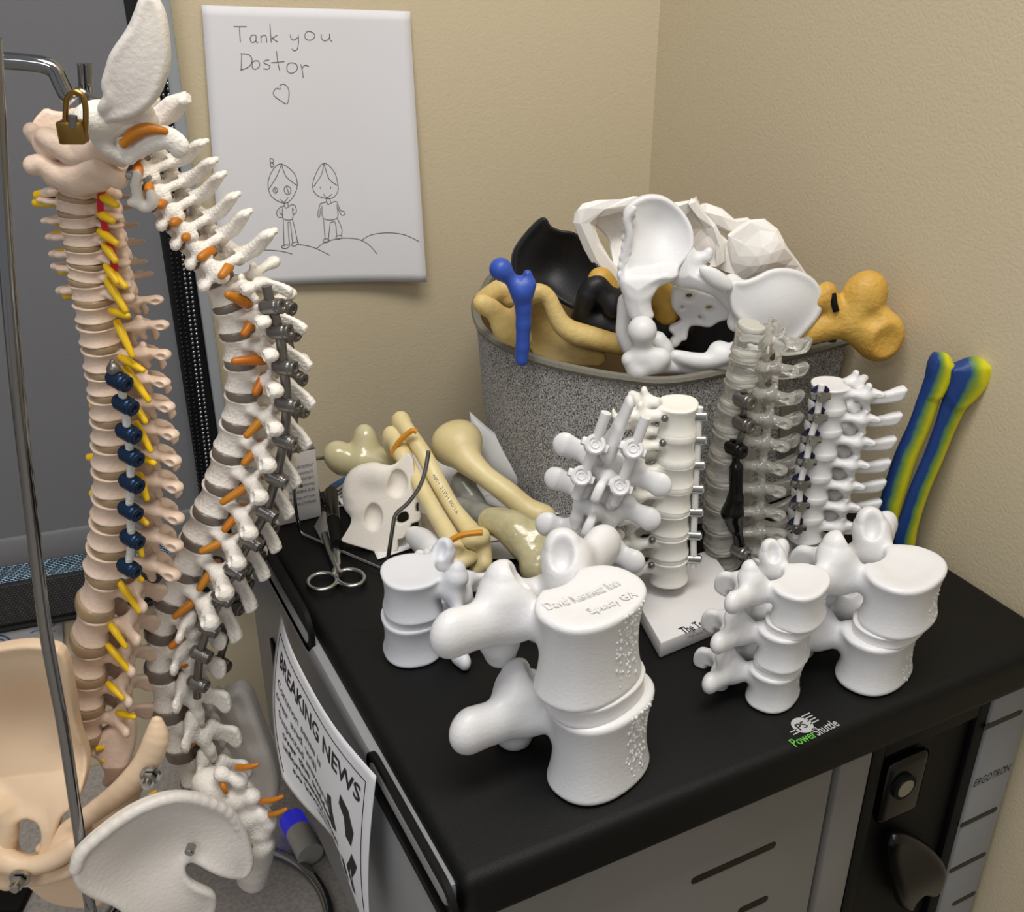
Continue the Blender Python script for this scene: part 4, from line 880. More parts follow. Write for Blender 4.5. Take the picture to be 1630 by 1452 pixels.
# clear resin spine with a black growing rod
t3 = thing('clear_spine_model', 'clear see-through resin spine with black telescoping rod in front of the basket', 'spine model', (*atz(1165, 905, .0008)[:2], .0008))
F_t3 = atz(1165, 900, 0)@FW
Dt3 = [(1196, 520), (1186, 566), (1180, 606), (1170, 646), (1163, 684), (1157, 722), (1152, 760), (1150, 798), (1148, 834), (1150, 866), (1152, 893)]
S_k = lambda: shape('clear_thoracic', lambda: thoracic_sd(waist=.15, sp=.062, spz=-.004, tpl=.024, knob=.0058, thick=.0044, sph=.0015), .0010)
C5 = Column(t3, Dt3, F_t3, [76]*10, [.028, .029, .030, .032, .033, .034, .035, .036, .037, .037], [('S_k', .0155, .0112)]*10, M['clear'], M['milky'], .16, discw=.93)
tubes('spinal_tube', [C5.P[i]+azd(76)*.016 for i in range(len(C5.P))], .005, M['clear'], t3, 3, 12)
FK = F_t3-.016
def KP(x, y, d=0): return atF(x, y, FK+d)
tubes('rod', [KP(1184, 622), KP(1184, 650), KP(1184, 680), KP(1174, 712), KP(1171, 735)], .0030, M['ti'], t3, 4, 10)
s = SD(); s.chain([KP(1172, 745), KP(1171, 800)], .0060, .002).chain([KP(1170, 795), KP(1166, 815), KP(1170, 838)], [.0070, .0100, .0066], .004).chain([KP(1172, 835), KP(1176, 862), KP(1178, 874)], [.0052, .0042, .0058], .003).cone(KP(1171, 715), KP(1172, 750), .0034, None, .002)
s.build('telescoping_rod', M['blk2'], t3, .0007)
for x, y, m in [(1184, 637, 'ti'), (1183, 674, 'ti'), (1170, 714, 'blk2'), (1178, 878, 'ti')]:
    p = KP(x, y, -.003); ax = nrm(RT*.7-FW); put('rod_connector', shared('screw_'+m, V_scr, M[m]), t3, p, R3(ax, UP), .98)
p = atz(1165, 905, .0008)
# posterior view model with printed screws and rods
t4 = thing('pedicle_screw_model', 'white printed vertebrae with white printed rods and screws, leaning beside the lettered base model', 'spine model', (*atz(940, 925, .0008)[:2], .0008))
F4 = .715
zt4 = nrm(UP*.93+RT*.33+FW*.12)
S_p = lambda: shape('print_lumbar_open', lambda: lumbar_sd(hx=.0235, hy=.0165, hz=.0140, tpl=.040, sp=.066, kb=.95, tpr=1.0, tipf=1.75, tpf=.5), .0009)
S_p2 = lambda: shape('print_lumbar_wide', lambda: lumbar_sd(hx=.0245, hy=.0165, hz=.0150, tpl=.037, sp=.060, kb=1.1, tpr=1.3, tipf=1.4, tpf=.6), .0009)
vs = [((978, 738), 'S_p', .98, .040), ((963, 790), 'S_p', .98, .040), ((944, 858), 'S_p2', .98, .030)]
for (x, y), k, sc_, d in vs:
    p = atF(x, y, F4+d); R = frame(zt4, azd(180)+UP*.75-RT*.1); put('vertebra', shared(k, globals()[k](), M['printt'] if 0 else M['printr']), t4, p, R, sc_)
p = atF(968, 690, F4+.03); s = SD(); s.chain([atF(968, 715, F4+.01), atF(985, 680, F4+.006), atF(1002, 642, F4+.004)], [.012, .0075, .0065], .006, flat=(RT, .6)); s.build('spinous_process', M['printr'], t4, .0009)
for a, b_ in [((965, 657), (917, 792)), ((1028, 664), (977, 803))]:
    MB().tube([atF(*a, F4-.004), atF(*b_, F4-.004)], .0040, 14).build('rod', M['printr'], t4)
for x, y in [(947, 708), (925, 758), (1007, 715), (986, 774)]:
    p = atF(x, y, F4-.005); ax = nrm(-FW+UP*.6); b = MB()
    an = np.linspace(0, 2*PI, 17)[:-1]; X = nrm(np.cross(ax, zt4)); Y = np.cross(ax, X)
    b.tube([p-ax*.010, p+ax*.004], .0078, 18).tube([p+ax*.004+X*math.cos(a)*.0062+Y*math.sin(a)*.0062 for a in an], .0018, 6, closed=True).tube([p+ax*.004+X*math.cos(a)*.0028+Y*math.sin(a)*.0028 for a in an], .0009, 6, closed=True).box(p, X, Y, ax, (-.0105, -.003, -.010), (.0105, .003, .003), .001)
    b.build('screw_head', M['printr'], t4)
# ------------------------------------------------------------------ the fabric basket
ZR = .164
def heather():
    m = mat('heather_grey_fabric', (120, 120, 120), .9); nt = m.node_tree; b = nt.nodes['Principled BSDF']; tc = nt.nodes.new('ShaderNodeTexCoord')
    mp = nt.nodes.new('ShaderNodeMapping'); mp.inputs['Scale'].default_value = (1, 1, .35); nt.links.new(tc.outputs['Object'], mp.inputs[0])
    n1 = nt.nodes.new('ShaderNodeTexNoise'); n1.inputs['Scale'].default_value = 1500; n1.inputs['Detail'].default_value = 2; nt.links.new(mp.outputs[0], n1.inputs['Vector'])
    mp2 = nt.nodes.new('ShaderNodeMapping'); mp2.inputs['Scale'].default_value = (.3, .3, 1); nt.links.new(tc.outputs['Object'], mp2.inputs[0])
    n2 = nt.nodes.new('ShaderNodeTexNoise'); n2.inputs['Scale'].default_value = 1700; n2.inputs['Detail'].default_value = 2; nt.links.new(mp2.outputs[0], n2.inputs['Vector'])
    mx = nt.nodes.new('ShaderNodeMath'); mx.operation = 'ADD'; nt.links.new(n1.outputs['Fac'], mx.inputs[0]); nt.links.new(n2.outputs['Fac'], mx.inputs[1])
    mu = nt.nodes.new('ShaderNodeMath'); mu.operation = 'MULTIPLY'; mu.inputs[1].default_value = .5; nt.links.new(mx.outputs[0], mu.inputs[0])
    r = nt.nodes.new('ShaderNodeValToRGB'); e = r.color_ramp.elements; e[0].position = .42; e[1].position = .58; e[0].color = lin((44, 44, 46)); e[1].color = lin((206, 204, 202))
    nt.links.new(mu.outputs[0], r.inputs['Fac']); nt.links.new(r.outputs['Color'], b.inputs['Base Color'])
    bp = nt.nodes.new('ShaderNodeBump'); bp.inputs['Strength'].default_value = .3; bp.inputs['Distance'].default_value = .001; nt.links.new(mu.outputs[0], bp.inputs['Height']); nt.links.new(bp.outputs['Normal'], b.inputs['Normal'])
    return m
M['heather'] = heather()
rimpx = [(757, 486), (764, 520), (795, 547), (860, 575), (940, 594), (1005, 604), (1050, 608), (1100, 603), (1180, 586), (1260, 567), (1330, 548)]
RP = [atz(x, y, ZR) for x, y in rimpx]
pl_, pr_ = RP[0], RP[-1]
RP += [atz(1345, 538, ZR), pr_+np.array([.010, .075, 0]), pr_+np.array([-.01, .17, 0]), pr_+np.array([-.10, .225, 0]), pl_+np.array([.16, .10, 0]), pl_+np.array([.07, .085, 0]), pl_+np.array([.022, .030, 0])]
rim = bezc(RP, 5); cen = rim.mean(0)
sag = lambda q: q
nb = len(rim); bk = thing('storage_basket', 'grey heathered fabric storage basket full of bone models', 'basket', (cen[0], cen[1], .0008))
def wallpt(i, t, off=0.):
    p = rim[i % nb].copy(); d = nrm((p-cen)*np.array([1, 1, 0])); k = .93+.07*t
    q = cen+(p-cen)*k; q = q-d*off; q[2] = .0012+(ZR-.0012)*t; return q
b = MB(); b.grid(lambda u, v: wallpt(int(round(u*nb)) % nb, v), nb, 8, closeu=True)
b.build('fabric_wall', M['heather'], bk, sharp=60)
b = MB(); b.grid(lambda u, v: wallpt(int(round(u*nb)) % nb, .02+.98*v, .004), nb, 6, closeu=True); b.add([wallpt(i, .02, .004) for i in range(nb)], [list(range(nb))])
b.build('lining', M['inside'], bk, sharp=60)
MB().tube([p+UP*.0005 for p in rim], .0046, 8, closed=True).build('rim_binding', M['rim'], bk)
hp_ = [(1242, 640), (1262, 642), (1274, 658), (1276, 690), (1262, 720), (1238, 722)]
n_r = nrm(np.cross(RP[9]-RP[7], UP)); n_r = n_r if n_r@FW < 0 else -n_r; P0 = atN(1255, 680, n_r, (RP[8]@n_r)-.004)
H_ = [atN(x, y, n_r, P0@n_r) for x, y in hp_]; uu_ = nrm(np.cross(UP, n_r))
b = MB(); b.prism([((q-P0)@uu_, (q-P0)[2]) for q in H_], P0, uu_, UP, n_r, .0, .003, .001); b.build('side_handle', M['rim'], bk)
# ------------------------------------------------------------------ bones in the basket
def zc(pts, x0, y0, s): return [(x0+x*s, y0+y*s) for x, y in pts]
def za(pts): return zc(pts, 740, 300, .27)       # region readings
def zb(pts): return zc(pts, 900, 300, .27)
def zd(pts): return zc(pts, 1060, 300, .27)
FB = RP[6]@FW
def solo(s, name, label, cat, m, vox, group=None, **kw):
    v, f = s.mesh(vox, **kw); o = mesh_obj(name, v, f, m); tag(o, label, cat, group); return o
# yellow hip bone at the left
s = SD(); Y = lambda q, d=0: [atF(x, y, FB+.060+d) for x, y in q]
s.chain(bez(Y(za([(100, 680), (170, 720), (230, 790), (290, 850), (340, 900)])), 3), [.0085]*13, .008)
s.chain(bez(Y(za([(110, 660), (200, 600), (250, 590), (270, 640)]), .03), 3), .009, .008)
s.ell(Y(za([(255, 820)]))[0], (.014, .012, .014), k=.01)
rimc = Y(za([(395, 625), (440, 605), (490, 640), (530, 730), (570, 800), (640, 850), (760, 885), (860, 910), (960, 935), (1060, 960)]))
s.chain(bez(rimc, 3), np.interp(np.linspace(0, 1, 28), [0, .2, .45, .6, 1], [.0055, .0065, .0085, .0105, .0075]), .008)
s.chain(bez(Y(za([(395, 625), (350, 650), (330, 760), (330, 860)])), 3), .007, .008)
plate_px(s, za([(330, 700), (395, 630), (480, 660), (540, 760), (600, 860), (800, 930), (800, 1050), (400, 1000)]), FB+.068, .004, surf=lambda u, v: -.02*np.exp(-(u*u+v*v)/.0012), k=.008)
solo(s, 'hip_bone', 'yellow aged hip bone lying at the left inside the basket', 'bone model', M['boneY'], .0013)
# blue femur top
s = SD(); B2 = lambda q, d=0: [atF(x, y, FB+.030+d) for x, y in q]
hd = B2(za([(210, 475)]))[0]; s.ell(hd, .0098, k=.003)
s.chain(B2(za([(230, 495), (290, 555), (335, 600)])), [.0058, .0062, .0088], .006)
s.chain(B2(za([(340, 600), (375, 560), (370, 505)])), [.0080, .0062, .0038], .006)
s.chain(B2(za([(335, 595), (345, 700), (345, 800), (340, 930), (335, 1010)])), [.0092, .0072, .0066, .0060, .0060], .006)
solo(s, 'upper_thigh_bone', 'blue 3D printed upper thigh bone with round head standing in the basket', 'bone model', M['blue'], .0008)
# black hip half and its sacrum, standing behind
s = SD(); FK2 = FB+.095
plate_px(s, za([(325, 420), (345, 340), (410, 240), (470, 172), (500, 175), (530, 220), (590, 245), (650, 255), (700, 300), (740, 370), (780, 450), (860, 560), (920, 640), (950, 720), (900, 850), (780, 820), (690, 740), (600, 680), (500, 600), (400, 580), (340, 540)]), FK2, .0035, surf=lambda u, v: .5*u-.03*np.exp(-(u*u+v*v)/.0012), k=.006, tilt=(.3, .3), thf=lambda u, v, d: .0030+.0026*np.exp(-(d/.006)**2))
s.chain(bez([atF(x, y, FK2-.022) for x, y in za([(700, 700), (740, 600), (790, 570), (840, 640), (900, 660)])], 3), [.008, .009, .010, .009, .009, .008, .008, .008, .009, .010, .010, .010, .010], .008)
s.chain([atF(x, y, FK2-.016) for x, y in za([(690, 760), (800, 800), (930, 830), (1100, 820), (1250, 830)])], [.010, .012, .014, .016, .016], .008)
s.ell(atF(*za([(880, 700)])[0], FK2-.026), (.010, .010, .011), k=.006)
plate_px(s, zb([(480, 760), (620, 740), (800, 800), (950, 740), (1040, 800), (1010, 1000), (820, 1040), (600, 960), (520, 900)]), FK2-.014, .006, surf=lambda u, v: -.02+0*u, k=.008)
solo(s, 'hip_bone', 'black printed hip bone standing behind the blue thigh bone', 'bone model', M['black_print'], .0013)
# dark filling deeper in the basket at the right
s = SD(); plate_px(s, zb([(1180, 960), (1380, 900), (1560, 860), (1600, 890), (1500, 950), (1300, 1010), (1180, 1030)]), FB+.09, .008, k=.008)
solo(s, 'hip_bone', 'black printed bone edge showing at the right rim of the basket', 'bone model', M['black_print'], .0016)
# main white pelvis, leaning on the front rim
pv = thing('pelvis_model', 'bright white pelvis model lying on top of the basket with a round thigh bone head', 'pelvis model', atF(1100, 600, FB+.03))
FW0 = FB+.022
s = SD()
plate_px(s, zb([(345, 165), (380, 110), (450, 72), (520, 60), (600, 75), (680, 130), (735, 200), (760, 270), (750, 360), (690, 430), (620, 500), (550, 545), (500, 590), (440, 610), (380, 600), (335, 560), (325, 500), (350, 400), (365, 300), (360, 220)]), FW0+.014, .0036, surf=lambda u, v: -.30*v-.014*np.exp(-((u-.008)**2+(v-.01)**2)/.0006), k=.006, thf=lambda u, v, d: .0030+.0022*np.exp(-(d/.006)**2))
plate_px(s, zb([(330, 530), (420, 500), (520, 500), (600, 480), (660, 510), (620, 548), (560, 552), (520, 580), (505, 640), (508, 700), (520, 750), (470, 775), (385, 765), (350, 690), (335, 600)]), FW0+.001, .0068, surf=lambda u, v: -.10*v, k=.008, rnd=.0066, thf=lambda u, v, d: .0045+.0045*np.clip(d/.012, 0, 1))
s.chain(bez([atF(x, y, FW0+.016) for x, y in zb([(350, 660), (345, 760), (340, 860), (380, 950), (410, 970)])], 3), .006, .006)
s.chain([atF(x, y, FW0+.01) for x, y in zb([(540, 900), (580, 940), (610, 960)])], [.009, .008, .005], .006)
s.build('hip_wing', M['printr'], pv, .0011)
s = SD()
for i in range(26):
    t = i/25; x = 385-55*t+22*math.sin(i*1.9); y = 140+420*t; s.ell(atF(*zb([(x, y)])[0], FW0+.005+.012*(1-t)), (.0022, .0020, .0032), k=.002)
s.chain(bez([atF(x, y, FW0+.010) for x, y in zb([(400, 120), (362, 180), (375, 280), (350, 400), (330, 500), (340, 570)])], 4), .0030, .002)
s.build('porous_edge', M['printr'], pv, .0008)
s = SD(); s.ell(atF(*zb([(452, 838)])[0], FW0-.010), .0128, k=.003); s.chain([atF(x, y, FW0-.008) for x, y in zb([(455, 880), (450, 970)])], [.0080, .0086], .006)
s.chain([atF(x, y, FW0-.010) for x, y in zb([(380, 1010), (430, 1060), (490, 1030)])], [.0075, .0110, .0090], .006).chain([atF(x, y, FW0-.010) for x, y in zb([(450, 990), (560, 1000)])], [.0085, .0090], .006)
s.chain([atF(x, y, FW0-.010+.016*i) for i, (x, y) in enumerate(zb([(520, 1040), (680, 1060), (840, 1080)]))], [.0085, .0064, .0030], .006)
s.build('thigh_bone', M['print'], pv, .0010)
# sacrum with holes
s = SD()
plate_px(s, zb([(640, 580), (760, 600), (900, 620), (965, 680), (960, 750), (900, 780), (850, 820), (780, 825), (740, 840), (720, 900), (690, 910), (660, 940), (620, 945), (620, 905), (640, 880), (615, 850), (630, 825), (690, 800), (650, 740), (628, 690)]), FW0+.030, .0050, surf=lambda u, v: -.012*np.exp(-(u*u+v*v)/.0004)+.15*u, k=.004, rnd=.004,
  holes=[zb([(715, 625), (740, 620), (752, 640), (735, 658), (715, 645)]), zb([(830, 695), (850, 685), (870, 700), (850, 718), (832, 712)]), zb([(688, 706), (699, 706), (699, 717), (688, 717)]), zb([(794, 764), (805, 764), (805, 775), (794, 775)])])
s.build('sacrum', M['printr'], pv, .0009)
s = SD()
plate_px(s, zb([(608, 522), (630, 450), (680, 370), (740, 335), (775, 370), (800, 430), (870, 470), (960, 530), (1010, 560), (1030, 640), (1000, 740), (940, 700), (860, 620), (760, 580), (660, 575)]), FW0+.016, .0070, surf=lambda u, v: .010*np.exp(-((u)**2+(v+.004)**2)/.0003), k=.008, rnd=.0068, thf=lambda u, v, d: .0035+.0055*np.clip(d/.014, 0, 1))
s.chain([atF(x, y, FW0+.014) for x, y in zb([(780, 420), (830, 400), (845, 375)])], [.006, .005, .004], .004)
O_ = atF(*zb([(888, 530)])[0], FW0-.002); a1 = nrm(RT*.8-UP*.5-FW*.1); a2 = nrm(np.cross(a1, -FW)); s.ell(O_, (.0172, .0072, .0050), np.stack([a1, a2, np.cross(a1, a2)]), k=.002)
s.build('lumbar_plate', M['printr'], pv, .0011)
s = SD()
plate_px(s, zb([(960, 560), (1040, 545), (1110, 520), (1180, 485), (1260, 470), (1350, 480), (1440, 515), (1500, 570), (1530, 640), (1535, 700), (1500, 770), (1440, 840), (1380, 900), (1300, 940), (1200, 940), (1120, 900), (1060, 830), (1000, 770), (960, 700)]), FW0+.012, .0044, surf=lambda u, v: -.35*u+.2*v+.010*np.exp(-(u*u+v*v)/.0009), k=.006, tilt=(-.1, .35), thf=lambda u, v, d: .0040+.0026*np.exp(-(d/.006)**2))
s.chain(bez([atF(x, y, FW0+.012) for x, y in zb([(980, 560), (1010, 640), (1030, 720), (1010, 790)])], 3), [.0085]*10, .006)
s.build('hip_wing', M['printr'], pv, .0012)
s = SD()
s.chain(bez([atF(x, y, FW0-.002) for x, y in zb([(650, 985), (740, 1010), (840, 1015), (950, 985), (1030, 930)])], 3), [.0050, .0055, .006, .0062, .0065, .0065, .0065, .007, .007, .007, .007, .007, .007], .005)
s.chain(bez([atF(x, y, FW0+.004) for x, y in zb([(560, 1000), (660, 1040), (780, 1060), (900, 1060), (1010, 1010)])], 3), .0068, .005)
s.ell(atF(*zb([(905, 950)])[0], FW0+.004), (.010, .008, .008), k=.006)
s.build('pubic_bone', M['printr'], pv, .0011)
# paler pelvis behind, made of flat facets
M['printf'] = mat('translucent_white_print', (238, 235, 230), .45, sss=.12)
pf = thing('pelvis_model', 'faceted translucent white pelvis model behind the bright one, nearest the wall corner', 'pelvis model', atF(1100, 560, FB+.12))
FP2 = FB+.105
def facet(s, name, vox=.0016):
    v, f = s.mesh(vox); o = mesh_obj(name, v, f, M['printf'], pf, False); d = o.modifiers.new('facets', 'DECIMATE'); d.ratio = .018; return o
s = SD(); s.chain(bez([atF(x, y, FP2) for x, y in zb([(420, 70), (340, 100), (220, 115), (130, 140), (105, 190), (130, 280), (180, 380), (230, 460), (290, 540), (330, 590)])], 3), np.interp(np.linspace(0, 1, 28), [0, .25, .4, .6, 1], [.004, .0065, .0080, .0070, .0085]), .005, flat=(FW, .6))
plate_px(s, zb([(230, 120), (420, 75), (430, 300), (330, 460), (290, 470), (260, 330), (190, 250), (180, 180)]), FP2+.004, .003, surf=lambda u, v: -.02*np.exp(-(u*u+v*v)/.0005), holes=[zb([(190, 260), (260, 330), (255, 400), (225, 380)])])
facet(s, 'hip_ring')
s = SD(); plate_px(s, zb([(620, 90), (740, 75), (770, 40), (800, 110), (860, 200), (920, 280), (960, 330), (1010, 370), (1030, 420), (1000, 520), (880, 480), (780, 400), (740, 340), (720, 240)]), FP2-.004, .004, surf=lambda u, v: -.02*np.exp(-(u*u+v*v)/.0006), n=1)
s.chain([atF(x, y, FP2-.010) for x, y in zb([(750, 90), (790, 150), (860, 230), (910, 330), (915, 420), (880, 460)])], .0045, .004)
s.chain([atF(x, y, FP2+.010) for x, y in zb([(820, 120), (900, 170), (990, 230), (1060, 210)])], [.006, .008, .007, .006], .004)
facet(s, 'sacrum')
s = SD(); plate_px(s, zb([(950, 270), (1020, 215), (1085, 180), (1170, 172), (1240, 225), (1290, 320), (1350, 400), (1420, 500), (1400, 600), (1100, 620), (1000, 560), (960, 440)]), FP2+.0, .0036, surf=lambda u, v: .016*np.exp(-(u*u+v*v)/.0006)+.0015*np.sin(u*120)*np.sin(v*110), n=1)
facet(s, 'hip_wing')
# orange yellow thigh bone end sticking out at the right wall
FY2 = FB+.045
s = SD(); D_ = lambda q, d=0: [atF(x, y, FY2+d) for x, y in q]
s.ell(D_(zd([(1165, 640)]))[0], (.0200, .0170, .0245), np.stack([nrm(RT-UP*.35), nrm(FW), nrm(UP+RT*.35)]), k=.010); s.ell(D_(zd([(1275, 880)]), -.008)[0], (.0185, .0170, .0225), np.stack([nrm(RT-UP*.3), nrm(FW), nrm(UP+RT*.3)]), k=.010)
s.chain(D_(zd([(1150, 700), (1220, 790), (1270, 850)])), [.013, .0125, .013], .010)
s.chain(bez(D_(zd([(1200, 830), (1080, 790), (960, 800), (820, 840), (700, 860)])), 3), np.interp(np.linspace(0, 1, 13), [0, .35, 1], [.020, .0145, .0115]), .012)
s.chain(D_(zd([(950, 600), (900, 660)]), -.002), [.0075, .009], .006); s.chain(D_(zd([(940, 640), (1010, 720)]), -.002), [.0090, .0100], .006)
s.ell(D_(zd([(1225, 775)]), -.022)[0], (.007, .006, .006), k=.008, mode='-')
for q in [(1230, 700), (1320, 900)]: s.ell(D_(zd([q]), -.0245)[0], (.013, .006, .017), np.stack([nrm(RT-UP*.4), nrm(FW), nrm(UP+RT*.4)]), k=.004, mode='-')
o = solo(s, 'thigh_bone_end', 'orange yellow lower end of a thigh bone sticking out against the right wall', 'bone model', M['boneYf'], .0011)
MB().tube([D_(zd([(984, 620)]), -.008)[0], D_(zd([(992, 680)]), -.012)[0], D_(zd([(1003, 722)]), -.012)[0]], .0030, 8).build('black_strap', M['blkm'], o, loc=None)
s = SD(); s.chain(bez([atF(x, y, FB+.085) for x, y in za([(800, 540), (850, 620), (880, 650)])], 3), .012, .006)
s.chain([atF(x, y, FB+.075) for x, y in zb([(560, 620), (600, 680), (590, 740)])], [.013, .013, .012], .006)
solo(s, 'hip_bone', 'tan bone glimpsed through the opening of the bright white pelvis', 'bone model', M['boneYf'], .0016)
# ------------------------------------------------------------------ things lying on the cart
def pxof(p):
    d = p-CP; ax_ = nrm(ray(815, 726)); dep = d@ax_; return (815+FPX*(d@RT)/dep, 726-FPX*(d@np.cross(RT, ax_))/dep)
def zg(pts): return zc(pts, 460, 640, .29448)
def Pz(q, z): return [atz(x, y, z) for x, y in q]
# papers
def sheet(pts, z0, z1, name, label, m, cat='paper', curl=.0):
    P = [atz(x, y, z0) for x, y in pts]; c = np.mean(P, 0)
    def fn(u, v):
        p = P[0]*(1-u)*(1-v)+P[1]*u*(1-v)+P[2]*u*v+P[3]*(1-u)*v; p = p.copy(); p[2] = z0+curl*(2*u-1)**2*.5+curl*(v*v)*.5; return p
    b = MB(); b.grid(fn, 12, 12); o = b.build(name, m, None, sharp=0); md = o.modifiers.new('t', 'SOLIDIFY'); md.thickness = .0004; md.offset = 1
    return tag(o, label, cat, None), fn
sheet(zg([(340, 560), (520, 590), (720, 770), (480, 850)]), .0015, 0, 'paper_sheet', 'white sheet lying under the cut hip slab', M['paper2'])
sheet(zg([(700, 420), (1000, 430), (1300, 640), (700, 760)]), .0025, 0, 'paper_sheet', 'large white sheet under the middle of the forearm bones', M['paper2'])
sheet(zg([(660, 270), (900, 290), (1100, 500), (760, 560)]), .0032, 0, 'paper_sheet', 'white sheet under the head of the upper arm bone', M['paper2'])
sheet(zg([(880, 640), (1480, 610), (1520, 760), (860, 830)]), .0012, 0, 'paper_sheet', 'white sheet reaching under the glossy thigh bone top', M['paper2'])
sheet(zg([(700, 600), (1100, 640), (1180, 740), (760, 800)]), .0040, 0, 'paper_sheet', 'beige card under the lower ends of the forearm bones', mat('beige_card', (190, 178, 160), .6))
sheet(zg([(1020, 760), (1500, 740), (1560, 840), (1060, 850)]), .0030, 0, 'paper_sheet', 'grey white leaflet behind the largest printed pair', mat('grey_leaflet', (176, 176, 178), .5))
sheet(zg([(1340, 560), (1440, 560), (1475, 600), (1350, 625)]), .0045, 0, 'paper_scrap', 'small white scrap at the foot of the basket', M['paper2'])
# printed leaflet at the left with blue and yellow
br, bfn = sheet(zg([(215, 455), (300, 405), (420, 600), (345, 640)]), .0035, 0, 'leaflet', 'printed leaflet with a blue corner and a yellow spot beside the box', M['paper2'], 'leaflet')
def on_sheet(fn, poly, h=.0006): return [fn(u, v)+UP*h for u, v in poly]
def patch(name, fn, poly, m, parent, h=.0007):
    b = MB(); b.add(on_sheet(fn, poly, h), [list(range(len(poly)))]); return b.build(name, m, parent, False)
M['bluep'] = mat('blue_print', (30, 92, 160), .4); M['yelp'] = mat('yellow_print', (206, 206, 30), .4)
patch('blue_corner', bfn, [(0, 0), (1, 0), (1, .10), (0, .16)], M['bluep'], br); patch('yellow_spot', bfn, [(.45, .52), (.85, .46), (.95, .54), (.5, .60)], M['yelp'], br)
for k in range(3): patch('printed_line', bfn, [(.15, .22+k*.08), (.8, .20+k*.08), (.8, .235+k*.08), (.15, .255+k*.08)], M['inkg'], br)
# stiff sheet leaning on the basket
q = zg([(1040, 370), (1385, 545), (1340, 290), (975, 50)]); lb = atz(768, 762, .006); rbm = atz(866, 800, .004)
tr_ = atF(*q[2], rbm@FW+.020); tl_ = atF(*q[3], lb@FW+.022)
def lf(u, v): p = (lb*(1-u)+rbm*u)*(1-v)+(tl_*(1-u)+tr_*u)*v; return p-FW*.012*math.sin(v*PI)*(1-.3*u)-UP*.006*math.sin(u*PI)*v
b = MB(); b.grid(lf, 14, 14); o = b.build('paper_sheet', M['paper2'], None, sharp=0); md = o.modifiers.new('t', 'SOLIDIFY'); md.thickness = .0004; tag(o, 'glossy white sheet leaning upright against the basket', 'paper')
# card box at the back left
bx = thing('card_box', 'white card box with a purple grey top at the back left of the cart', 'box', (*atz(470, 830, .0008)[:2], .0008))
c0 = atz(512, 822, .0008); c1 = atz(430, 841, .0008); bu = nrm(c0-c1); bv = np.cross(UP, bu); bw = .052; zt_ = (atF(512, 714, c0@FW))[2]; bd = .10
b = MB(); b.box(c0, -bu, bv, UP, (0, 0, 0), (bw, bd, zt_-.0012), .0008); b.build('box_body', M['card'], bx)
b = MB(); b.box(c0, -bu, bv, UP, (0, 0, zt_-.0012), (bw, bd, zt_), .0004); b.build('box_lid', M['purple'], bx)
for k, (wd_, txt) in enumerate([(.034, 'COMPLETELY WATER RESISTANT'), (.028, 'for a tight, seamless fit'), (.034, 'DURABLE AND RESISTANT'), (.024, 'to daily cleaning'), (.030, 'RECLOSABLE SEAL'), (.034, 'for quick change and reuse'), (.036, 'FULL CARE AND COVERAGE')]):
    text('box_print', txt, c0-bu*(.004+wd_)+UP*(zt_-.018-k*.0066)-bv*.0004, bu, UP, .003, M['ink'] if k % 2 == 0 else M['inkg'], bx, vh=.0042, width=wd_, thick=.0004)
# wire easel
ws = thing('wire_easel', 'bent chrome wire easel holding the cut hip slab', 'easel', (*atz(560, 880, .0008)[:2], .0008))
e_b = atz(607, 906, .004); FE = e_b@FW
p_c = atz(478, 849, .004); wire2 = [atF(480, 774, p_c@FW+.012), atF(467, 770, p_c@FW), atF(471, 815, p_c@FW), p_c, e_b]
def rounded(P, n=5, r=.006):
    out = [P[0]]
    for i in range(1, len(P)-1):
        a = P[i]+nrm(P[i-1]-P[i])*r; c = P[i]+nrm(P[i+1]-P[i])*r
        for k in range(n+1): t = k/n; out.append((1-t)**2*a+2*t*(1-t)*P[i]+t*t*c)
    return out+[P[-1]]
MB().tube(rounded(wire2), .0018, 10).build('wire', M['chrome'], ws)
p_d = atz(513, 806, .004); w1 = [atF(522, 728, p_d@FW+.02), atF(497, 731, p_d@FW), atF(503, 770, p_d@FW), p_d, atz(566, 806, .004)]
MB().tube(rounded(w1), .0018, 10).build('wire', M['chrome'], ws)
w3 = [atF(x, y, FE-.002-.010*k/6) for k, (x, y) in enumerate(zg([(755, 265), (735, 380), (700, 470), (640, 550), (578, 608), (560, 690), (528, 880)]))]
MB().tube(bez(w3+[e_b], 4), .0019, 10).build('wire', M['steel'], ws)
# scissors
sc = thing('scissors', 'small steel scissors with open finger rings on the cart', 'scissors', (*atz(535, 920, .0008)[:2], .0008))
def ring_px(cx, cy, rx, ry, z, ang):
    P = []
    for k in range(28): a = k/28*2*PI; x = rx*math.cos(a); y = ry*math.sin(a); ca, sa = math.cos(ang), math.sin(ang); P.append(atz(cx+x*ca-y*sa, cy+x*sa+y*ca, z))
    return P
MB().tube(ring_px(513, 926, 23, 13, .0045, -.12), .0022, 10, closed=True).tube([atz(x, y, .0048) for x, y in [(531, 915), (538, 900), (536, 880), (530, 850)]], [.003, .0034, .0036, .003], 8).build('handle', M['steel'], sc)
MB().tube(ring_px(558, 920, 22, 13, .0045, .05), .0022, 10, closed=True).tube([atz(x, y, .0052) for x, y in [(541, 915), (533, 898), (524, 875), (516, 850)]], [.003, .0034, .0036, .003], 8).build('handle', M['steel'], sc)
b = MB(); b.prism([(p[0], p[1]) for p in Pz([(512, 862), (500, 840), (514, 815), (522, 818), (521, 850), (528, 872)], .003)], O3, EX, EY, UP, .0022, .0042); b.build('blade', M['steel'], sc)
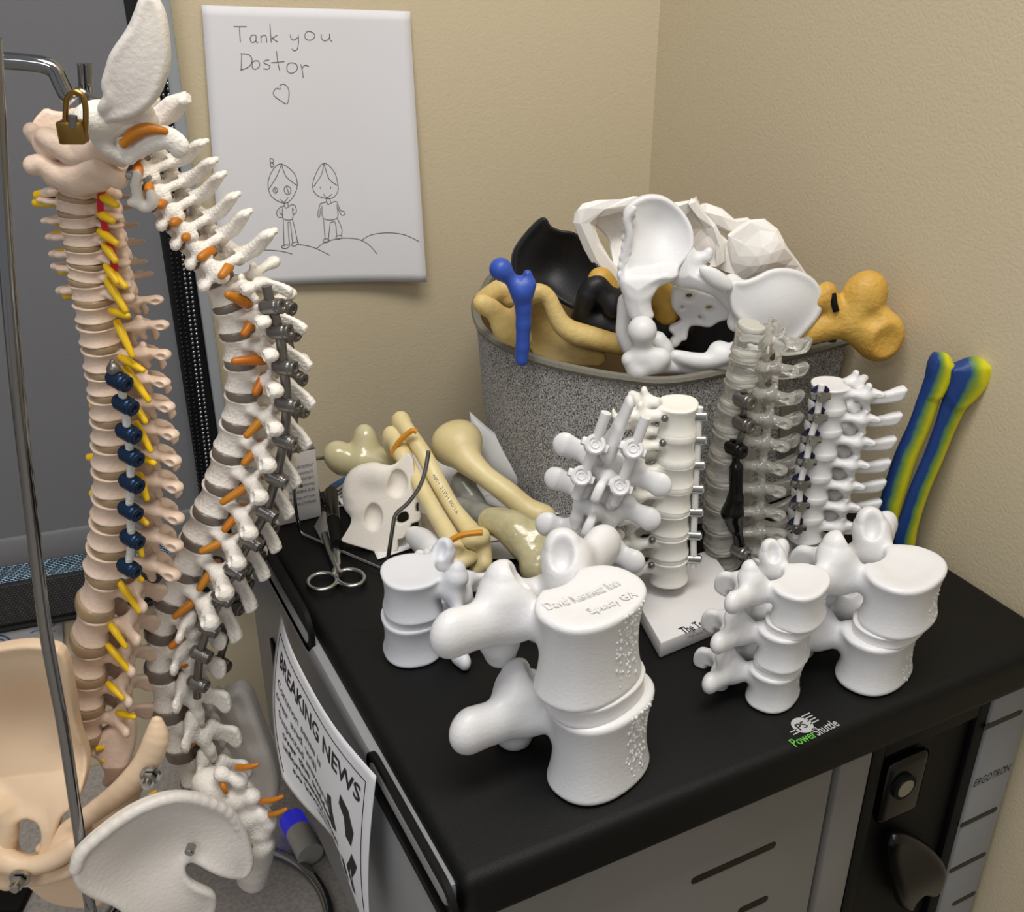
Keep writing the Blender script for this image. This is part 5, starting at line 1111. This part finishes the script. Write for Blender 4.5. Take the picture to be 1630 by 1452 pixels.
b = MB(); b.prism([(p[0], p[1]) for p in Pz([(526, 868), (520, 840), (524, 812), (530, 812), (533, 845), (536, 866)], .003)], O3, EX, EY, UP, .0044, .0060); b.build('blade', M['steel'], sc)
# black marker
mk = thing('marker_pen', 'black marker pen lying behind the scissors', 'pen', (*atz(530, 830, .008)[:2], .0008))
mp = [atz(527, 783, .0075), atz(531, 828, .0075), atz(537, 868, .0075)]; MB().tube(mp[:2], .0066, 16).build('cap', M['blk2'], mk); MB().tube([mp[1], mp[2]], .0060, 16).build('barrel', M['blkm'], mk); MB().tube([mp[1]-FW*.0005, mp[1]+FW*.0008], .0068, 16).build('ring', M['steel'], mk)
# cut hip slab
s = SD(); FS_ = atz(560, 888, 0)@FW
slab = zg([(285, 742), (330, 670), (372, 560), (338, 500), (340, 430), (395, 372), (460, 365), (520, 370), (590, 322), (640, 275), (672, 310), (690, 420), (738, 500), (722, 530), (690, 548), (690, 590), (715, 590), (710, 640), (665, 655), (655, 690), (620, 735), (592, 742), (590, 800), (540, 805), (470, 806), (400, 785), (290, 752)])
O_, U_, V_, N_ = plate_px(s, slab, FS_+.030, .0060, n=2, tilt=(0, .45), surf=lambda u, v: 0*u, rnd=.001, holes=[zg([(600, 600), (640, 590), (650, 630), (610, 655), (580, 640)])])
for q, rx, ry in [((582, 440), .0100, .0130), ((455, 622), .0085, .0125)]: s.ell(atN(*zg([q])[0], N_, O_@N_+.006), (rx, .0075, ry), np.stack([U_, N_, V_]), k=.002, mode='-')
s.chain(bez([atN(x, y, N_, O_@N_) for x, y in zg([(350, 560), (345, 480), (375, 410), (450, 385), (500, 395)])], 3), .009, .010, flat=(N_, .9))
hs = solo(s, 'cut_hip_slab', 'flat off white slab cut through a hip bone, propped on the wire easel', 'bone model', M['foam'], .0009)
# resin thigh bone end at the back
s = SD(); TB = atz(560, 775, .02)@FW+.01; T_ = lambda q, d=0: [atF(x, y, TB+d) for x, y in zg(q)]
s.ell(T_([(262, 285)])[0], (.0140, .014, .0140), k=.006); s.ell(T_([(412, 205)], .012)[0], (.0118, .014, .0165), k=.006)
s.chain(T_([(300, 320), (400, 320), (520, 340), (620, 370)]), [.0150, .0175, .0150, .0120], .008); s.chain(T_([(415, 240), (440, 310)], .008), [.0115, .014], .008)
solo(s, 'thigh_bone_end', 'glossy cream lower end of a thigh bone behind the hip slab', 'bone model', M['boneG2'] if 'boneG2' in M else M.setdefault('boneG2', mat('glossy_cream_bone', (206, 198, 160), .22, bump=.15, bscale=90, coat=.4, rgb2=(190, 180, 136), vscale=25)), .0011)
# two forearm bones held by rubber bands
def lbone(px, F0, F1_, rad, z0=None, k=.006, n=4):
    P = [atF(x, y, F0+(F1_-F0)*i/(len(px)-1)) for i, (x, y) in enumerate(px)]; B = bez(P, n); return B, np.interp(np.linspace(0, 1, len(B)), np.linspace(0, 1, len(rad)), rad)
fa = atz(*zg([(1060, 900)])[0], .012)@FW; fb = atz(*zg([(600, 130)])[0], 0)@FW-.18
fb = fa+.135
rad_ = thing('forearm_bones', 'pair of cream forearm bones bundled with two orange rubber bands', 'bone model', (*atF(*zg([(850, 500)])[0], (fa+fb)/2)[:2], .0045))
s = SD(); B1, R1 = lbone(zg([(605, 105), (655, 175), (735, 295), (805, 435), (885, 575), (955, 670), (1020, 755), (1055, 870)]), fb, fa, [.0072, .0072, .0074, .0076, .0074, .0085, .0105, .0075]); s.chain(B1, list(R1), .006)
s.ell(B1[0], (.0085, .0085, .010), k=.006); s.ell(atF(*zg([(1010, 735)])[0], fa+.008), (.0135, .010, .010), k=.008); s.ell(atF(*zg([(1020, 905)])[0], fa), (.0075, .007, .006), k=.006)
s.build('forearm_bone', M['boneC'], rad_, .0010)
s = SD(); B3, R3_ = lbone(zg([(580, 190), (600, 260), (665, 375), (730, 490), (795, 610), (855, 710), (900, 800)]), fb-.008, fa-.002, [.0080, .0090, .0062, .0072, .0076, .0078, .0085]); s.chain(B3, list(R3_), .006)
s.ell(atF(*zg([(575, 230)])[0], fb-.008), (.0120, .010, .0200), np.stack([nrm(RT+UP*.3), FW, nrm(UP-RT*.3)]), k=.006)
s.ell(atF(*zg([(912, 860)])[0], fa-.006), (.0125, .0105, .0070), k=.004); s.ell(atF(*zg([(960, 840)])[0], fa-.002), (.0100, .009, .007), k=.004)
s.build('forearm_bone', M['boneC'], rad_, .0010)
def bandpx(q, F, r=.0024, nm='rubber_band'):
    P = [atF(x, y, F) for x, y in zg(q)]; b = MB(); b.tube(bez(P, 5), r, 8); return b.build(nm, M['band'], rad_)
bandpx([(560, 285), (580, 235), (620, 190), (665, 155), (690, 160)], fb-.036, .0026); bandpx([(860, 815), (855, 780), (880, 745), (950, 715), (1045, 705)], fa-.012, .0028)
text('stamped_number', '4801 21RH 80/16', atF(*zg([(778, 398)])[0], fb+(fa-fb)*.47-.0125), nrm(B1[20]-B1[12]), nrm(np.cross(-FW, nrm(B1[20]-B1[12]))), .006, M['inkg'], rad_, width=.046, vh=.005, thick=.0016)
# upper arm bone
s = SD(); ha = atz(*zg([(1380, 620)])[0], .015)@FW; hb = ha+.066
Bh, Rh = lbone(zg([(900, 220), (960, 310), (1060, 400), (1180, 490), (1290, 580), (1380, 620)]), hb, ha, [.0200, .0140, .0100, .0105, .0105, .0115]); Bh = np.array([atF(*pxof(q_), ha+.066*(1-i_/(len(Bh)-1))**1.6) for i_, q_ in enumerate(Bh)]); s.chain(Bh, list(Rh), .010)
s.ell(atF(*zg([(935, 215)])[0], hb), (.0205, .020, .0210), k=.010); s.ell(atF(*zg([(850, 240)])[0], hb-.004), (.0130, .013, .0170), k=.012)
o = solo(s, 'upper_arm_bone', 'thick cream upper arm bone with a rounded head lying toward the basket', 'bone model', M['boneC'], .0012)
P = [atF(x, y, ha-.014) for x, y in zg([(1365, 612), (1395, 620), (1415, 640)])]; MB().tube(P, .003, 8).build('rubber_band', M['band'], o)
# cloudy resin bone
s = SD(); ga = atz(*zg([(1100, 600)])[0], .012)@FW; Bg, Rg = lbone(zg([(965, 410), (940, 450), (990, 520), (1050, 590), (1150, 620), (1250, 660)]), ga+.05, ga-.012, [.0100, .0120, .0100, .0080, .0085, .0085]); s.chain(Bg, list(Rg), .008, flat=(FW, .8))
Bg, Rg = lbone(zg([(920, 560), (1020, 600), (1120, 640), (1240, 680)]), ga+.010, ga-.028, [.0085, .0100, .0100, .0090]); s.chain(Bg, list(Rg), .008)
solo(s, 'resin_bone', 'cloudy grey resin bone lying between the forearm and upper arm bones', 'bone model', M['boneR'], .0011)
# glossy thigh bone top
s = SD(); pa_ = atz(*zg([(1350, 900)])[0], .02)@FW
Bp, Rp = lbone(zg([(1090, 640), (1160, 660), (1230, 700), (1290, 770), (1320, 820)]), pa_+.045, pa_+.006, [.0115, .0135, .0165, .0160, .0120]); s.chain(Bp, list(Rp), .010)
s.ell(atF(*zg([(1352, 890)])[0], pa_), (.0175, .0175, .0190), k=.004); s.ell(atF(*zg([(1385, 720)])[0], pa_+.02), (.0110, .013, .0150), k=.010)
solo(s, 'upper_thigh_bone', 'glossy resin upper thigh bone with a round head behind the largest printed pair', 'bone model', M['boneG'], .0011)
# white broken vertebra piece
s = SD(); wa = atz(*zg([(800, 860)])[0], .012)@FW
s.chain(bez([atF(x, y, wa+d) for (x, y), d in zip(zg([(680, 720), (730, 760), (780, 800), (830, 850)]), [.03, .02, .01, 0])], 3), [.009, .010, .0115, .012, .012, .012, .012, .012, .011, .010], .006, flat=(FW, .7))
r_ = np.random.RandomState(5)
for k in range(14): x, y = 700+r_.rand()*150, 820+r_.rand()*60; s.ell(atF(*zg([(x, y)])[0], wa-.004), (.004+.003*r_.rand(), .004, .004+.003*r_.rand()), k=.002)
solo(s, 'bone_fragment', 'small broken white bone piece behind the small cool white pair', 'bone model', M['print'], .0008)
s = SD(); s.chain(bez([atz(x, y, .0115) for x, y in [(748, 1000), (770, 1004), (800, 1000), (880, 960), (960, 915), (996, 902)]], 3), .0095, .006)
solo(s, 'rib_bone', 'yellowish bone lying flat behind the largest printed pair', 'bone model', M['boneC'], .0012)
s = SD(); s.chain([atz(738, 932, .004), atz(757, 936, .004)], [.003, .004], .002); solo(s, 'plaster_chip', 'tiny white chip between the small and the largest printed pairs', 'chip', M['foam'], .0006)
# yellow and blue forearm prints leaning on the right wall
def duo(px, rad, F, name, label, top, sh):
    B, R = lbone(px, F, F-.0, rad, n=6); s = SD(); s.chain(B, list(R), .004, flat=(FW, .8)); plate_px(s, top, F, .0080, k=.006, rnd=.003, n=2); v, f = s.mesh(.0010)
    o = mesh_obj(name, v, f, M['duo']); me = o.data; at = me.color_attributes.new('tone', 'FLOAT_COLOR', 'POINT')
    zs = B[::-1, 2]; cx = np.interp(v[:, 2], zs, (B@RT)[::-1]); rr = np.interp(v[:, 2], zs, R[::-1]); k = ((v@RT)-cx)/rr
    c = np.zeros((len(v), 4)); c[:, 0] = np.clip(k*.5+.5+sh, 0, 1); c[:, 3] = 1; at.data.foreach_set('color', c.ravel()); tag(o, label, 'bone model'); return o
def duo_mat():
    m = mat('two_tone_filament', (190, 190, 30), .5, bump=.15, bscale=500); nt = m.node_tree; b = nt.nodes['Principled BSDF']
    a = nt.nodes.new('ShaderNodeVertexColor'); a.layer_name = 'tone'; sp = nt.nodes.new('ShaderNodeSeparateColor'); nt.links.new(a.outputs[0], sp.inputs[0])
    tc = nt.nodes.new('ShaderNodeTexCoord'); n = nt.nodes.new('ShaderNodeTexNoise'); n.inputs['Scale'].default_value = 60; nt.links.new(tc.outputs['Object'], n.inputs['Vector'])
    ad = nt.nodes.new('ShaderNodeMath'); ad.operation = 'MULTIPLY_ADD'; ad.inputs[1].default_value = .25; nt.links.new(n.outputs['Fac'], ad.inputs[0]); nt.links.new(sp.outputs[0], ad.inputs[2])
    r = nt.nodes.new('ShaderNodeValToRGB'); e = r.color_ramp.elements; e[0].position = .32; e[0].color = lin((24, 58, 122)); e[1].position = .88; e[1].color = lin((206, 200, 24))
    x = e.new(.36); x.color = lin((24, 62, 118)); x = e.new(.40); x.color = lin((44, 98, 100)); x = e.new(.62); x.color = lin((128, 152, 44))
    nt.links.new(ad.outputs[0], r.inputs['Fac']); nt.links.new(r.outputs[0], b.inputs['Base Color']); return m
M['duo'] = duo_mat()
def zh(pts): return zc(pts, 1200, 540, .2638)
FD = atz(1405, 880, 0)@FW
duo(zh([(1130, 130), (1120, 200), (1060, 350), (1000, 520), (920, 700), (860, 880), (820, 1020), (790, 1150), (770, 1220)]), [.0070, .0090, .0086, .0088, .0092, .0095, .0090, .0085, .0075], FD, 'forearm_bone', 'blue and yellow printed forearm bone, left of the two leaning on the wall', zh([(1063, 160), (1098, 95), (1130, 118), (1195, 155), (1170, 230), (1120, 330), (1045, 330), (1060, 240)]), .10)
duo(zh([(1310, 190), (1285, 260), (1215, 380), (1150, 540), (1080, 720), (1010, 880), (960, 1020), (920, 1160), (905, 1260)]), [.0120, .0130, .0100, .0082, .0080, .0080, .0080, .0085, .0085], FD-.004, 'forearm_bone', 'blue and yellow printed forearm bone with a wide top, right of the two', zh([(1178, 170), (1230, 158), (1285, 156), (1360, 144), (1425, 148), (1432, 185), (1385, 270), (1300, 360), (1200, 400), (1165, 330), (1180, 250)]), -.04)
# ------------------------------------------------------------------ drawing on the wall
pq = [(321, 8), (652, 18), (673, 442), (352, 455)]     # corners in the photo
PT = [atN(x, y, WN, W0@WN+.004) for x, y in pq]
def dsf(u, v, h=0.):
    """u right, v down on the sheet"""
    p = (PT[0]*(1-u)+PT[1]*u)*(1-v)+(PT[3]*(1-u)+PT[2]*u)*v
    lift = .010*max(0, (u-.55)/.45)**2*(.25+.75*v)+.006*v*v+.0012*math.sin(u*5+v*3)
    return p+WN*(lift+h)
dw = MB(); dw.grid(lambda u, v: dsf(u, v), 24, 30); do = dw.build('child_drawing', M['paper'], None, sharp=0); md = do.modifiers.new('t', 'SOLIDIFY'); md.thickness = .0003; md.offset = 0
tag(do, 'white sheet with a pencil drawing of two children and thanks, taped to the wall', 'drawing')
# the sheet's pencil strokes, traced in photo pixels and carried onto the sheet
Hm = None
def px2uv(x, y):
    u, v = .5, .5; 
    for _ in range(12):
        p = dsf(u, v); pu = dsf(u+1e-3, v); pv = dsf(u, v+1e-3)
        def pj(p): d = p-CP; dep = d@nrm(ray(815, 726)); return np.array([815+FPX*(d@RT)/dep, 726-FPX*(d@nrm(np.cross(RT, ray(815, 726))))/dep])
        a = pj(p); J = np.stack([(pj(pu)-a)/1e-3, (pj(pv)-a)/1e-3], 1); du = np.linalg.solve(J, np.array([x, y])-a); u += du[0]; v += du[1]
    return u, v
def zp(pts): return zc(pts, 300, 0, 400/1210)
strokes = [
 [(218, 128), (280, 128)], [(245, 128), (247, 165), (250, 203)],
 [(325, 172), (308, 168), (296, 184), (304, 203), (322, 198), (325, 172)], [(325, 172), (326, 200), (336, 204)],
 [(348, 168), (350, 204)], [(350, 180), (362, 168), (374, 176), (377, 204)], [(392, 112), (398, 204)], [(428, 168), (400, 186)], [(402, 184), (430, 202)],
 [(490, 165), (494, 185), (508, 192), (526, 180)], [(528, 165), (530, 200), (524, 235), (508, 244), (498, 234)],
 [(600, 158), (575, 150), (560, 168), (566, 188), (590, 192), (608, 176), (600, 158)], [(640, 164), (640, 184), (655, 196), (676, 186), (680, 162)], [(678, 165), (682, 190), (692, 200)],
 [(256, 258), (254, 336)], [(250, 258), (290, 262), (306, 288), (292, 320), (250, 338)],
 [(325, 292), (308, 300), (308, 326), (326, 332), (342, 316), (338, 296), (325, 292)],
 [(388, 288), (368, 292), (364, 304), (384, 312), (392, 322), (382, 332), (360, 330)],
 [(424, 245), (430, 300), (440, 342)], [(398, 302), (462, 296)],
 [(495, 302), (476, 312), (476, 342), (498, 352), (522, 336), (520, 310), (495, 302)], [(540, 308), (548, 340), (552, 374)], [(546, 330), (560, 314), (580, 320)],
 [(441, 430), (440, 412), (458, 404), (480, 424), (484, 460), (474, 500), (440, 482), (410, 458), (412, 436), (426, 424), (441, 430)],
 [(392, 762), (396, 802)], [(392, 762), (408, 766), (408, 780), (396, 782), (410, 790), (408, 802), (396, 804)],
 # left child
 [(448, 788), (410, 812), (386, 862), (384, 905), (400, 945), (440, 972), (478, 974), (510, 936), (524, 888), (508, 832), (448, 788)], [(448, 790), (424, 850), (388, 908)], [(448, 790), (470, 850), (522, 892)],
 [(408, 910), (418, 902), (430, 914), (420, 930), (408, 920), (408, 910)], [(460, 908), (474, 894), (492, 908), (488, 932), (468, 932), (460, 908)], [(472, 900), (482, 928)], [(414, 906), (422, 926)], [(442, 960), (460, 972), (480, 950)],
 [(460, 974), (460, 992)], [(478, 974), (480, 992)], [(440, 998), (462, 992), (470, 1002), (498, 984), (514, 990)], [(452, 1002), (456, 1052), (500, 1054), (500, 1000)], [(440, 998), (424, 1020), (432, 1044), (454, 1046)], [(440, 1008), (440, 1026), (454, 1034)], [(514, 990), (520, 1018), (504, 1034)], [(498, 1000), (508, 1012)],
 [(456, 1052), (460, 1184)], [(478, 1070), (486, 1180)], [(490, 1070), (502, 1172)], [(500, 1054), (512, 1100), (526, 1168)], [(478, 1070), (490, 1070)], [(450, 1184), (472, 1178), (486, 1184), (470, 1196), (450, 1192), (450, 1184)], [(498, 1172), (516, 1164), (530, 1168), (516, 1182), (500, 1184), (498, 1172)],
 # right child
 [(652, 784), (616, 830), (598, 886), (606, 926), (640, 950), (690, 954), (718, 924), (718, 880), (700, 824), (652, 784)], [(652, 786), (640, 840), (604, 896)], [(652, 786), (676, 860), (716, 892)], [(634, 898), (636, 908)], [(684, 898), (684, 908)], [(650, 934), (666, 952), (690, 934)],
 [(664, 956), (664, 974)], [(680, 956), (684, 972)], [(634, 980), (664, 972), (672, 984), (700, 970), (716, 972)], [(642, 990), (650, 1052), (716, 1050), (714, 984)], [(634, 980), (622, 1030), (630, 1046), (636, 1000)], [(716, 972), (730, 1010), (752, 1020), (752, 1032), (736, 1034), (718, 1000)],
 [(650, 1052), (658, 1150)], [(682, 1072), (674, 1150)], [(682, 1072), (706, 1070), (714, 1140)], [(716, 1050), (738, 1100), (736, 1136)], [(654, 1150), (674, 1150), (676, 1162), (658, 1168), (650, 1160), (654, 1150)], [(712, 1138), (732, 1132), (738, 1144), (720, 1152), (710, 1146), (712, 1138)],
 # hills
 [(305, 1208), (370, 1203), (440, 1208), (500, 1222)], [(520, 1174), (600, 1190), (680, 1228)], [(616, 1196), (660, 1164), (740, 1146), (820, 1152), (870, 1180), (908, 1222)], [(830, 1158), (880, 1130), (960, 1120), (1040, 1130), (1110, 1162)],
]
for nm_, lo_, hi_ in (('pencil_writing', 0, 24), ('pencil_figures', 24, len(strokes)-4), ('pencil_hills', len(strokes)-4, len(strokes))):
    b = MB()
    for st in strokes[lo_:hi_]:
        P = bez([np.array([x, y, 0]) for x, y in zp(st)], 3) if len(st) > 2 else np.array([[x, y, 0] for x, y in zp(st)])
        if len(st) > 4 and st[0] == st[-1]: P = bezc([np.array([x, y, 0]) for x, y in zp(st[:-1])], 3); P = np.concatenate([P, P[:1]])
        b.tube([dsf(*px2uv(x, y), .0004) for x, y, _ in P], .00036, 4)
    b.build(nm_, M['pencil'], do, sharp=0)
# ------------------------------------------------------------------ sheet taped to the side of the cart
def sd_(px, py, d): return atN(px, py, EX, SX-d)
K00, K10 = sd_(447, 976, .004), sd_(598, 1236, .010)     # far top, near top
K01, K11 = sd_(455, 1236, .040), sd_(592, 1500, .020)
def nsf(u, v, h=0.):
    p = (K00*(1-u)+K10*u)*(1-v)+(K01*(1-u)+K11*u)*v
    off = .010*math.sin(PI*v*.9)*(1-.5*u)+.0022*math.sin(u*10)*(.3+.7*v)+.010*math.sin(PI*u)*(1-v)-.012*math.sin(PI*u)*v**3
    return p-EX*(off+h)
nb_ = MB(); nb_.grid(lambda u, v: nsf(u, v), 26, 26); no = nb_.build('notice_sheet', M['paper'], None, sharp=0); md = no.modifiers.new('t', 'SOLIDIFY'); md.thickness = .0003; md.offset = 0
tag(no, 'white notice headed BREAKING NEWS taped to the grey side of the cart', 'notice')
def text_uv(name, body, u0, v0, u1, hv, m, parent, slant=0.):
    cu = bpy.data.curves.new(name, 'FONT'); cu.body = body; cu.size = 1; cu.resolution_u = 2; cu.offset = .02; to = bpy.data.objects.new('tmp', cu); COL.objects.link(to); dg = bpy.context.evaluated_depsgraph_get(); dg.update()
    me = bpy.data.meshes.new_from_object(to.evaluated_get(dg)); bpy.data.objects.remove(to); v = np.array([x.co[:] for x in me.vertices]); f = [list(p.vertices) for p in me.polygons]; wd = v[:, 0].max()
    W = [nsf(u0+(u1-u0)*a/wd, v0-b_*hv+slant*a/wd, .0005) for a, b_ in v[:, :2]]; bpy.data.meshes.remove(me)
    return mesh_obj(name, W, f, m, parent, False)
text_uv('headline', 'BREAKING NEWS', .10, .22, .93, .125, M['ink'], no)
for k, (t_, a, c) in enumerate([('Common sense is', .10, .62), ('over and will', .08, .56), ('Suspected answered', .12, .70), ('over the sudden', .16, .70), ('unfortunately taken', .14, .74), ('no known issue', .22, .74), ('was found', .40, .70)]):
    text_uv('notice_text', t_, a, .34+k*.085, c, .065 if k < 3 else .075, M['ink'] if k in (3, 4, 5) else M['inkg'], no)
def strip_uv(poly, m, nm): 
    b = MB(); b.add([nsf(u, v, .0005) for u, v in poly], [list(range(len(poly)))]); return b.build(nm, m, no, False)
def line_uv(a, c, nm='border_line', n=20):
    return MB().tube([nsf(a[0]+(c[0]-a[0])*i/n, a[1]+(c[1]-a[1])*i/n, .0003) for i in range(n+1)], .0004, 4).build(nm, M['ink'], no, sharp=0)
line_uv((.05, .08), (.95, .08)); line_uv((.05, .08), (.05, .92)); line_uv((.95, .08), (.95, .95))
strip_uv([(.80, .30), (.86, .33), (.90, .42), (.88, .52), (.84, .50), (.83, .40), (.79, .36)], M['ink'], 'cartoon_shape'); strip_uv([(.68, .42), (.72, .40), (.72, .46), (.75, .58), (.70, .60), (.67, .50)], M['ink'], 'cartoon_shape')
strip_uv([(.88, .56), (.92, .60), (.90, .66), (.86, .74), (.87, .84), (.84, .84), (.82, .70), (.86, .62)], M['ink'], 'cartoon_shape'); strip_uv([(.76, .70), (.79, .72), (.80, .84), (.76, .80)], M['ink'], 'cartoon_shape')
# small things on the counter and the wall
p = atz(478, 1330, DZ+.018); ax = nrm(atz(495, 1352, DZ+.012)-atz(462, 1290, DZ+.012))
gl = thing('glow_tube', 'translucent white tube with a blue glowing end behind the curved spine', 'light', (p[0], p[1], DZ))
MB().tube([p-ax*.006, p+ax*.034], .0155, 20).build('tube', mat('frosted_tube', (190, 188, 180), .35), gl)
MB().tube([p-ax*.030, p-ax*.006], .0155, 20).build('blue_end', mat('blue_glowing_end', (60, 60, 190), .3, emit=((50, 50, 255), .22)), gl)
MB().tube([atz(x, y, DZ+.006) for x, y in [(215, 1300), (250, 1285), (300, 1262), (330, 1252)]], .0055, 8).build('x', M['blkm'], None).name = 'power_cable'
tag(bpy.data.objects['power_cable'], 'black cable lying on the counter behind the hip bones', 'cable')
o = MB().box(atz(20, 1425, DZ), RT, FW, UP, (-.08, -.03, .0006), (.022, .022, .012), .003).build('black_case', M['blkm'], None); tag(o, 'flat black case at the lower left corner of the counter', 'case')
o = MB().box(atN(458, 1185, WN, W0@WN), WU, UP, WN, (-.011, -.022, .0), (.014, .020, .028), .004).build('wall_plug', M['blkm'], None); tag(o, 'black plug on the wall beside the cart', 'plug')
# white printed pad below the window
wp = [atN(x, y, WN, W0@WN+.004) for x, y in [(-40, 1000), (97, 968), (104, 1060), (-40, 1110)]]
b = MB(); b.grid(lambda u, v: (wp[0]*(1-u)+wp[1]*u)*(1-v)+(wp[3]*(1-u)+wp[2]*u)*v, 4, 4); o = b.build('printed_sheet', M['paper'], None, sharp=0); md = o.modifiers.new('t', 'SOLIDIFY'); md.thickness = .002; md.offset = 0; tag(o, 'white sheet with faint blue sketch below the window', 'paper')
M['bluel'] = mat('blue_pen_line', (110, 130, 170), .6); wq_ = lambda x, y: atN(x, y, WN, W0@WN+.0062)
b = MB()
for pts in ([(60, 982), (72, 992), (66, 1002), (80, 1000), (90, 990), (78, 984)], [(48, 1008), (60, 1004), (74, 1010), (88, 1004)], [(70, 975), (80, 982), (92, 978)]): b.tube(bez([wq_(*q) for q in pts], 3), .0006, 4)
for r in (10, 16): b.tube([wq_(-2+r*1.3*math.cos(a), 1028+r*math.sin(a)) for a in np.linspace(0, 2*PI, 20)], .0009, 4)
b.build('blue_sketch', M['bluel'], o, sharp=0)
